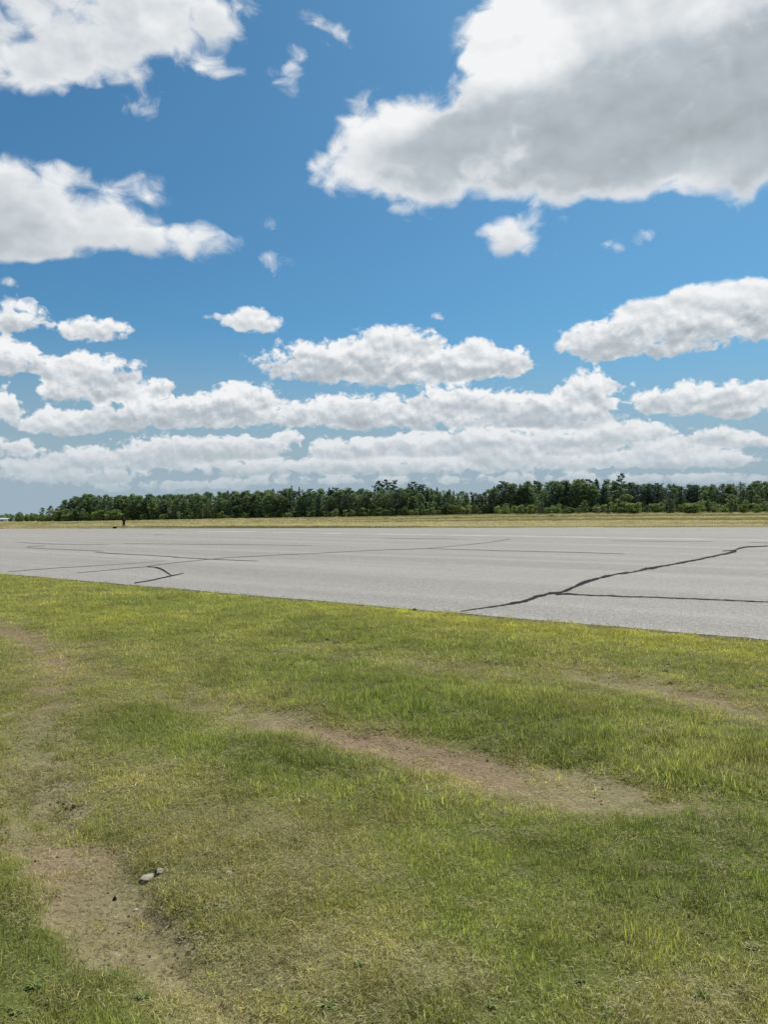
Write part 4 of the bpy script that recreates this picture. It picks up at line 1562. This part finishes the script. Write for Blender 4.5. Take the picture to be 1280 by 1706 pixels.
def build_person():
    x, y = G(206, 880.2)
    y = float(far_y(x)) - .1
    x = (206 - 640) / FPX * y
    z = max(0.0, float(ground_z(np.array([x]), np.array([y]))[0][0]))
    root = bpy.data.objects.new('person', None)
    root.empty_display_size = .3
    COL.objects.link(root)
    root.location = (x, y, z)
    root.rotation_euler = (0, 0, math.radians(12))
    tag(root, 'person in dark shirt and shorts standing at the far edge of the runway', 'person')
    J, B, R = [], [], []

    def j(p, r, prev=None):
        J.append(p)
        R.append(r)
        if prev is not None:
            B.append((prev, len(J) - 1))
        return len(J) - 1
    # facing away from the photograph (+y), forearms raised in front
    pel = j((0, 0, .95), (.15, .11))
    wst = j((0, .01, 1.10), (.135, .10), pel)
    chs = j((0, .0, 1.32), (.165, .115), wst)
    nb = j((0, -.005, 1.47), (.075, .07), chs)
    nk = j((0, .015, 1.54), (.055, .055), nb)
    sk = j((0, .03, 1.62), (.075, .088), nk)
    hd = j((0, .035, 1.71), (.072, .085), sk)
    ns = j((0, .125, 1.635), .018, sk)
    for s in (-1, 1):
        hip = j((.095 * s, 0, .88), (.088, .095), pel)
        kn = j((.125 * s, .02, .49), (.058, .062), hip)
        cf = j((.135 * s, -.015, .33), (.052, .058), kn)
        an = j((.145 * s, -.01, .09), (.036, .042), cf)
        ft = j((.155 * s, .10, .045), (.042, .034), an)
        j((.165 * s, .19, .032), (.036, .026), ft)
        sh = j((.185 * s, -.005, 1.42), (.062, .062), chs)
        el = j((.245 * s, -.02, 1.14), (.042, .044), sh)
        wr = j((.16 * s, .20, 1.12), (.029, .027), el)
        pm = j((.125 * s, .265, 1.13), (.036, .020), wr)
        for q, (dx_, ln) in enumerate(((-.026, .055), (-.009, .066), (.009, .062), (.026, .048))):
            k1 = j((.115 * s + dx_ * .6, .300, 1.13 + dx_ * .9), .0095, pm)
            j((.085 * s + dx_ * .5, .300 + ln * .6, 1.125 + dx_ * .9), .008, k1)
        j((.10 * s, .255, 1.165), .010, pm)
    body = skin_mesh('body', J, B, R, pel)
    body.materials.append(plain('skin', (0.30, 0.19, 0.13), .6, .08))
    link('body', body, parent=root)
    # clothes follow the body
    dark = plain('dark_cotton', (0.016, 0.018, 0.024), .9, .25, 30)
    black = plain('black_cotton', (0.010, 0.010, 0.012), .9, .25, 30)
    sj = [(0, 0, .86), (0, .005, .97), (0, .01, 1.10), (0, 0, 1.22), (0, 0, 1.34), (0, -.005, 1.45), (0, .0, 1.505), (-.19, -.005, 1.42), (-.225, -.012, 1.30), (-.238, -.018, 1.20), (.19, -.005, 1.42), (.225, -.012, 1.30), (.238, -.018, 1.20)]
    sm = skin_mesh('shirt', sj, [(0, 1), (1, 2), (2, 3), (3, 4), (4, 5), (5, 6), (4, 7), (7, 8), (8, 9), (4, 10), (10, 11), (11, 12)],
                   [(.205, .165), (.20, .16), (.19, .155), (.20, .16), (.205, .16), (.14, .12), (.075, .075), .085, .074, .068, .085, .074, .068])
    sm.materials.append(dark)
    link('shirt', sm, parent=root)
    tj = [(0, 0, 1.02), (0, 0, .92), (-.10, 0, .82), (-.118, .01, .66), (-.125, .015, .46), (.10, 0, .82), (.118, .01, .66), (.125, .015, .46)]
    tm = skin_mesh('shorts', tj, [(0, 1), (1, 2), (2, 3), (3, 4), (1, 5), (5, 6), (6, 7)], [(.175, .14), (.185, .15), (.115, .125), (.10, .105), (.095, .10), (.115, .125), (.10, .105), (.095, .10)])
    tm.materials.append(black)
    link('shorts', tm, parent=root)
    bm = bmesh.new()
    bmesh.ops.create_uvsphere(bm, u_segments=16, v_segments=10, radius=1)
    gone = [v for v in bm.verts if v.co.z < -.55 or (v.co.y > .35 and v.co.z < .35)]
    bmesh.ops.delete(bm, geom=gone, context='VERTS')
    for v in bm.verts:
        v.co = Vector((v.co.x * .088, v.co.y * .105 + .03, v.co.z * .115 + 1.668))
    hm = bpy.data.meshes.new('hair')
    bm.to_mesh(hm)
    bm.free()
    hm.polygons.foreach_set('use_smooth', [True] * len(hm.polygons))
    hm.materials.append(plain('dark_hair', (0.025, 0.018, 0.013), .7, .3, 60))
    link('hair', hm, parent=root)
    for s in (-1, 1):
        m_ = skin_mesh('shoe', [(.145 * s, -.045, .045), (.150 * s, .04, .050), (.165 * s, .20, .036)], [(0, 1), (1, 2)], [(.044, .044), (.050, .050), (.046, .034)])
        m_.materials.append(black)
        link('shoe', m_, parent=root)

    # the bag
    bx, by = (190 - 640) / FPX * (y - .1), y - .1
    by = float(far_y(bx)) + .1
    bz = max(0.0, float(ground_z(np.array([bx]), np.array([by]))[0][0]))
    bag = bpy.data.objects.new('duffel_bag', None)
    bag.empty_display_size = .2
    COL.objects.link(bag)
    bag.location = (bx, by, bz)
    bag.rotation_euler = (0, 0, .15)
    tag(bag, 'black low bag lying on the ground to the left of the person', 'bag')
    bm = bmesh.new()
    bmesh.ops.create_cube(bm, size=1)
    for v in bm.verts:
        v.co = Vector((v.co.x * .62, v.co.y * .30, v.co.z * .26 + .13))
    bmesh.ops.bevel(bm, geom=bm.edges[:], offset=.07, segments=3, profile=.6, affect='EDGES')
    for v in bm.verts:
        v.co.z *= 1 + .10 * math.sin(v.co.x * 9)
    me = bpy.data.meshes.new('bag_body')
    bm.to_mesh(me)
    bm.free()
    link('bag_body', me, black, bag)
    for s in (-1, 1):
        V, F = [], []
        tube(V, F, [(-.14, .07 * s, .25), (-.12, .075 * s, .31), (0, .08 * s, .335), (.12, .075 * s, .31), (.14, .07 * s, .25)], [.012] * 5, 5)
        link('handle', fast_mesh('bag_handle', V, F, True), dark, bag)


build_person()


# ------------------------------------------------------------------ small fixtures far away
def boxes(name, list_, mat, parent=None, bev=.0):
    bm = bmesh.new()
    for (cx, cy, cz, sx, sy, sz) in list_:
        g = bmesh.ops.create_cube(bm, size=1)
        for v in g['verts']:
            v.co = Vector((v.co.x * sx + cx, v.co.y * sy + cy, v.co.z * sz + cz))
    if bev:
        bmesh.ops.bevel(bm, geom=bm.edges[:], offset=bev, segments=2, affect='EDGES')
    me = bpy.data.meshes.new(name)
    bm.to_mesh(me)
    bm.free()
    return link(name, me, mat, parent)


def lathe(name, prof, mat, parent=None, n=14):
    V, F = [], []
    for (rr, z) in prof:
        for k in range(n):
            a = 2 * math.pi * k / n
            V.append((rr * math.cos(a), rr * math.sin(a), z))
    for i in range(len(prof) - 1):
        for k in range(n):
            F.append((i * n + k, i * n + (k + 1) % n, (i + 1) * n + (k + 1) % n, (i + 1) * n + k))
    return link(name, fast_mesh(name, V, F, True), mat, parent)


def empty(name, x, y, z, rz=0.0):
    e = bpy.data.objects.new(name, None)
    e.empty_display_size = .2
    COL.objects.link(e)
    e.location = (x, y, z)
    e.rotation_euler = (0, 0, rz)
    return e


def build_fixtures():
    white = plain('white_paint', (0.72, 0.72, 0.70), .5, .06)
    pale = plain('pale_plastic', (0.62, 0.58, 0.44), .4, .06)
    grey = plain('grey_metal', (0.22, 0.23, 0.24), .45, .1)
    roof_m = plain('pale_roof', (0.55, 0.57, 0.60), .45, .06)
    glass = plain('dark_glass', (0.03, 0.035, 0.04), .1, .05)
    # runway edge light
    x = (627 - 640) / FPX * 124.0
    y = float(far_y(x)) + .5
    z = float(ground_z(np.array([x]), np.array([y]))[0][0])
    e = empty('runway_light', x, y, z)
    tag(e, 'small pale runway edge light in the straw at the far side', 'light fixture')
    lathe('base', [(0, .0), (.13, .0), (.13, .05), (.05, .07), (0, .07)], grey, e)
    lathe('stem', [(.035, .06), (.035, .24), (0, .24)], grey, e)
    lathe('lamp_globe', [(.05, .23), (.12, .25), (.14, .34), (.11, .44), (.05, .49), (0, .50)], pale, e)
    # low white building at the far left
    d = 430.0
    x1 = (11.5 - 640) / FPX * d
    top = CAM_H + (HORIZON - 863.0) / FPX * d
    bot = float(ground_z(np.array([x1 - 8]), np.array([d]))[0][0])
    w, dp = 19.0, 8.0
    e = empty('white_building', x1 - w / 2, d + dp / 2, bot)
    tag(e, 'low white building cut off by the left edge of the picture', 'building')
    wh = 1.45
    boxes('wall', [(0, 0, wh / 2, w, dp, wh)], white, e)
    V = [(-w / 2 - .3, -dp / 2 - .4, wh), (w / 2 + .3, -dp / 2 - .4, wh), (w / 2 + .3, 0, wh + .55), (-w / 2 - .3, 0, wh + .55), (-w / 2 - .3, dp / 2 + .4, wh), (w / 2 + .3, dp / 2 + .4, wh)]
    V2 = [(a, b, c + .12) for a, b, c in V]
    F = [(0, 1, 2, 3), (3, 2, 5, 4), (6, 9, 8, 7), (9, 10, 11, 8), (0, 6, 7, 1), (4, 5, 11, 10), (0, 3, 9, 6), (3, 4, 10, 9), (1, 7, 8, 2), (2, 8, 11, 5)]
    link('roof', mesh('white_building_roof', V + V2, F), roof_m, e)
    for k in range(4):
        f = boxes('window', [(-w / 2 + 2.6 + k * 4.4, -dp / 2 - .02, .80, 1.3, .06, .7)], white, e)
        boxes('pane', [(-w / 2 + 2.6 + k * 4.4, -dp / 2 - .06, .80, 1.1, .03, .55)], glass, f)
    # small white hut right of it
    d = 440.0
    x1 = (23.5 - 640) / FPX * d
    bot = float(ground_z(np.array([x1]), np.array([d]))[0][0])
    e = empty('white_hut', x1, d, bot)
    tag(e, 'tiny white hut right of the low white building', 'hut')
    boxes('wall', [(0, 0, .75, 1.1, 1.1, 1.5)], white, e)
    link('roof', mesh('white_hut_roof', [(-.7, -.7, 1.5), (.7, -.7, 1.5), (.7, .7, 1.5), (-.7, .7, 1.5), (0, 0, 1.95)], [(0, 1, 4), (1, 2, 4), (2, 3, 4), (3, 0, 4), (3, 2, 1, 0)]), roof_m, e)
    boxes('door', [(0, -.57, .62, .6, .05, 1.2)], grey, e)
    # white board in the shrubs on the right
    x, y = spot(998, -17.5)
    z = float(ground_z(np.array([x]), np.array([y]))[0][0])
    e = empty('marker_board', x, y, z)
    tag(e, 'small white board on two posts among the shrubs on the right', 'sign')
    zb = CAM_H + (HORIZON - 845.6) / FPX * y - z
    boxes('board', [(0, 0, zb, .85, .04, .30)], white, e)
    for s in (-1, 1):
        boxes('post', [(.3 * s, .045, zb / 2, .06, .05, zb)], grey, e)


build_fixtures()


# ------------------------------------------------------------------ stones, clods and weeds on the verge
def rock_mesh(name, seed, sx, sy, sz, mat, lumps=.16, sub=3, flat=.35):
    bm = bmesh.new()
    bmesh.ops.create_icosphere(bm, subdivisions=sub, radius=1)
    r = np.random.default_rng(seed)
    dirs = r.normal(size=(9, 3))
    dirs /= np.linalg.norm(dirs, axis=1, keepdims=True)
    amp = r.uniform(-1, 1, 9)
    cut = r.uniform(.62, .92, 9)
    for v in bm.verts:
        d = np.array(v.co)
        k = 1.0
        for q in range(9):
            dt = float(d @ dirs[q])
            if dt > cut[q]:
                k = min(k, cut[q] / dt)
            k += lumps * .25 * amp[q] * math.sin(3.2 * dt + q)
        k += lumps * .18 * r.normal()
        d = d * k
        v.co = Vector((d[0] * sx, d[1] * sy, (d[2] if d[2] > 0 else d[2] * flat) * sz))
    me = bpy.data.meshes.new(name)
    bm.to_mesh(me)
    bm.free()
    me.materials.append(mat)
    return me


def build_small():
    stone = plain('pale_stone', (0.38, 0.33, 0.245), .9, .22, 30)
    earth = plain('dark_earth', (0.050, 0.037, 0.025), .95, .5, 40)
    brown = plain('brown_earth', (0.17, 0.13, 0.085), .95, .4, 40)

    def put(name, me, px, py, rz, label, cat, group=None, sink=.0):
        x, y = G(px, py)
        z = float(ground_z(np.array([x]), np.array([y]))[0][0])
        o = link(name, me)
        o.location = (x, y, z - sink)
        o.rotation_euler = (0, 0, rz)
        tag(o, label, cat, group)
        return o
    put('stone', rock_mesh('stone_a', 3, .038, .030, .016, stone), 249, 1451, .3, 'flat pale stone half bedded in the left rut, the largest there', 'stone')
    put('stone', rock_mesh('stone_b', 5, .020, .019, .012, stone), 268, 1448, 1.1, 'pale stone touching the right side of the largest flat one', 'stone')
    put('stone', rock_mesh('stone_c', 9, .020, .017, .017, stone), 382, 1461, .5, 'small pale stone alone in mown grass right of the rut', 'stone')
    put('stone', rock_mesh('stone_d', 11, .014, .012, .012, stone), 227, 1490, .8, 'little pale stone in the bare left rut below the flat stone', 'stone')
    put('stone', rock_mesh('stone_e', 12, .015, .012, .010, stone), 252, 1489, .2, 'little brownish stone right of the one in the left rut', 'stone')
    put('clod', rock_mesh('clod_a', 21, .010, .008, .019, earth, .4), 193, 1472, .3, 'dark upright clod on the bare left rut', 'clod')
    put('clod', rock_mesh('clod_b', 22, .012, .012, .018, earth, .4), 368, 1468, .3, 'black clod beside the small stone in mown grass', 'clod')
    put('clod', rock_mesh('clod_c', 23, .055, .045, .055, earth, .5), 690, 1020, .3, 'black clod at the broken edge of the asphalt mid picture', 'clod')
    put('clod', rock_mesh('clod_d', 24, .012, .010, .022, earth, .4), 262, 1449, .3, 'sliver of dark earth standing between the two touching stones', 'clod')
    r = np.random.default_rng(4)
    # turned-up earth on the right near the asphalt, and heaps in the left rut
    heaps = [('dark earth clod turned up along the right hand track near the asphalt', 'clods along the right hand track', [(r.uniform(930, 1290), 0) for _ in range(34)]),
             ('dark earth clod in the small heap at the top of the left rut', 'clods heaped in the left rut', [(112 + r.normal(0, 15), 1326 + r.normal(0, 10)) for _ in range(14)]),
             ('dark earth clod among torn grass right of the lower left rut', 'clods beside the lower left rut', [(r.normal(325, 28), r.normal(1545, 22)) for _ in range(14)]),
             ('brown earth clod on the bare middle track', 'clods on the middle track', [(560 + r.uniform(-70, 250), 0) for _ in range(26)])]
    protos = [rock_mesh('clod_p%d' % k, 60 + k, 1, .75, .55, m_, .8, 2) for k, m_ in enumerate((earth, earth, brown, brown))]
    for hi, (lb, gp, pts) in enumerate(heaps):
        for (px, py) in pts:
            if hi == 0:
                py = np.interp(px, [930, 1050, 1160, 1290], [1098, 1112, 1130, 1146]) + r.normal(0, 8)
                s = r.uniform(.010, .034)
            elif hi == 3:
                py = np.interp(px, [480, 640, 820], [1206, 1240, 1280]) + r.normal(0, 9)
                s = r.uniform(.006, .014)
            else:
                s = r.uniform(.005, .015)
            me = protos[r.integers(2, 4)] if hi == 3 else protos[r.integers(0, 3)]
            o = put('clod', me, px, py, r.uniform(0, 6.28), lb, 'clod', gp)
            o.scale = (s, s, s)

    # broad-leaved weeds
    wm, t, bs = material('weed_leaf')
    v = t.attr('var')
    t.l.new(t.mix(v, (0.075, 0.115, 0.028), (0.17, 0.22, 0.060)), bs.inputs['Base Color'])
    bs.inputs['Roughness'].default_value = .8
    bs.inputs['Specular IOR Level'].default_value = .15
    weeds = [rosette('weed_%d' % k, 13 + 2 * k, .042, .013, 300 + k, wm) for k in range(4)]
    spots = [(190, 1625, 1.1), (60, 1648, 1.0), (240, 1660, .9), (600, 1618, .8), (1165, 1668, 1.0), (1250, 1585, .9), (965, 1640, .8), (330, 1560, .6), (85, 1600, .7), (960, 1530, .8), (545, 1690, .9), (1010, 1690, .9), (700, 1585, .6), (1170, 1210, 1.4), (1105, 1215, 1.3), (545, 1068, 2.4), (560, 1072, 2.0), (960, 1078, 1.8), (180, 1580, .7), (30, 1690, .9), (820, 1690, .8), (1120, 1610, .7)]
    where = ['largest, left of the end of the left rut', 'near the left picture edge below the rut', 'nearest the lower end of the left rut', 'alone in mown grass bottom middle', 'in dry grass near the bottom right corner', 'beside the right picture edge low down',
             'in green grass right of bottom middle', 'among clods right of the left rut', 'above the one near the left picture edge', 'in green grass above the bottom right weeds', 'on the bottom edge of the picture in the middle', 'on the bottom edge right of the middle',
             'tiny, above the one alone bottom middle', 'in tall grass at the right, outer of two', 'in tall grass at the right, inner of two', 'left of a pair near the asphalt', 'right of a pair near the asphalt', 'in yellow grass by the dark clods on the right',
             'close left of the bare rut, uppermost there', 'in the bottom left corner of the picture', 'on the bottom edge between the middle and the right', 'small, between the right hand weeds in green grass']
    for (px, py, s), wh in zip(spots, where):
        o = put('weed', weeds[r.integers(0, 4)], px, py, r.uniform(0, 6.28), 'dark broad leaved weed ' + wh, 'weed', 'broad leaved weeds on the verge')
        o.scale = (s, s, s * .9)


build_small()


# ------------------------------------------------------------------ alike neighbours told apart by their order from the left
def order_alike():
    by = {}
    for o in sc.objects:
        if o.parent is None and 'label' in o and o.get('category') in ('tree', 'shrub'):
            by.setdefault(o['label'], []).append(o)
    words = ['leftmost', 'second-from-left', 'third-from-left', 'fourth-from-left', 'fifth-from-left', 'sixth-from-left', 'seventh-from-left', 'eighth-from-left']
    for lb, os_ in by.items():
        if len(os_) < 2:
            continue
        os_.sort(key=lambda o: o.location.x / o.location.y)
        for k, o in enumerate(os_):
            w = 'rightmost' if k == len(os_) - 1 else words[min(k, 7)]
            o['label'] = w + ' ' + lb


order_alike()
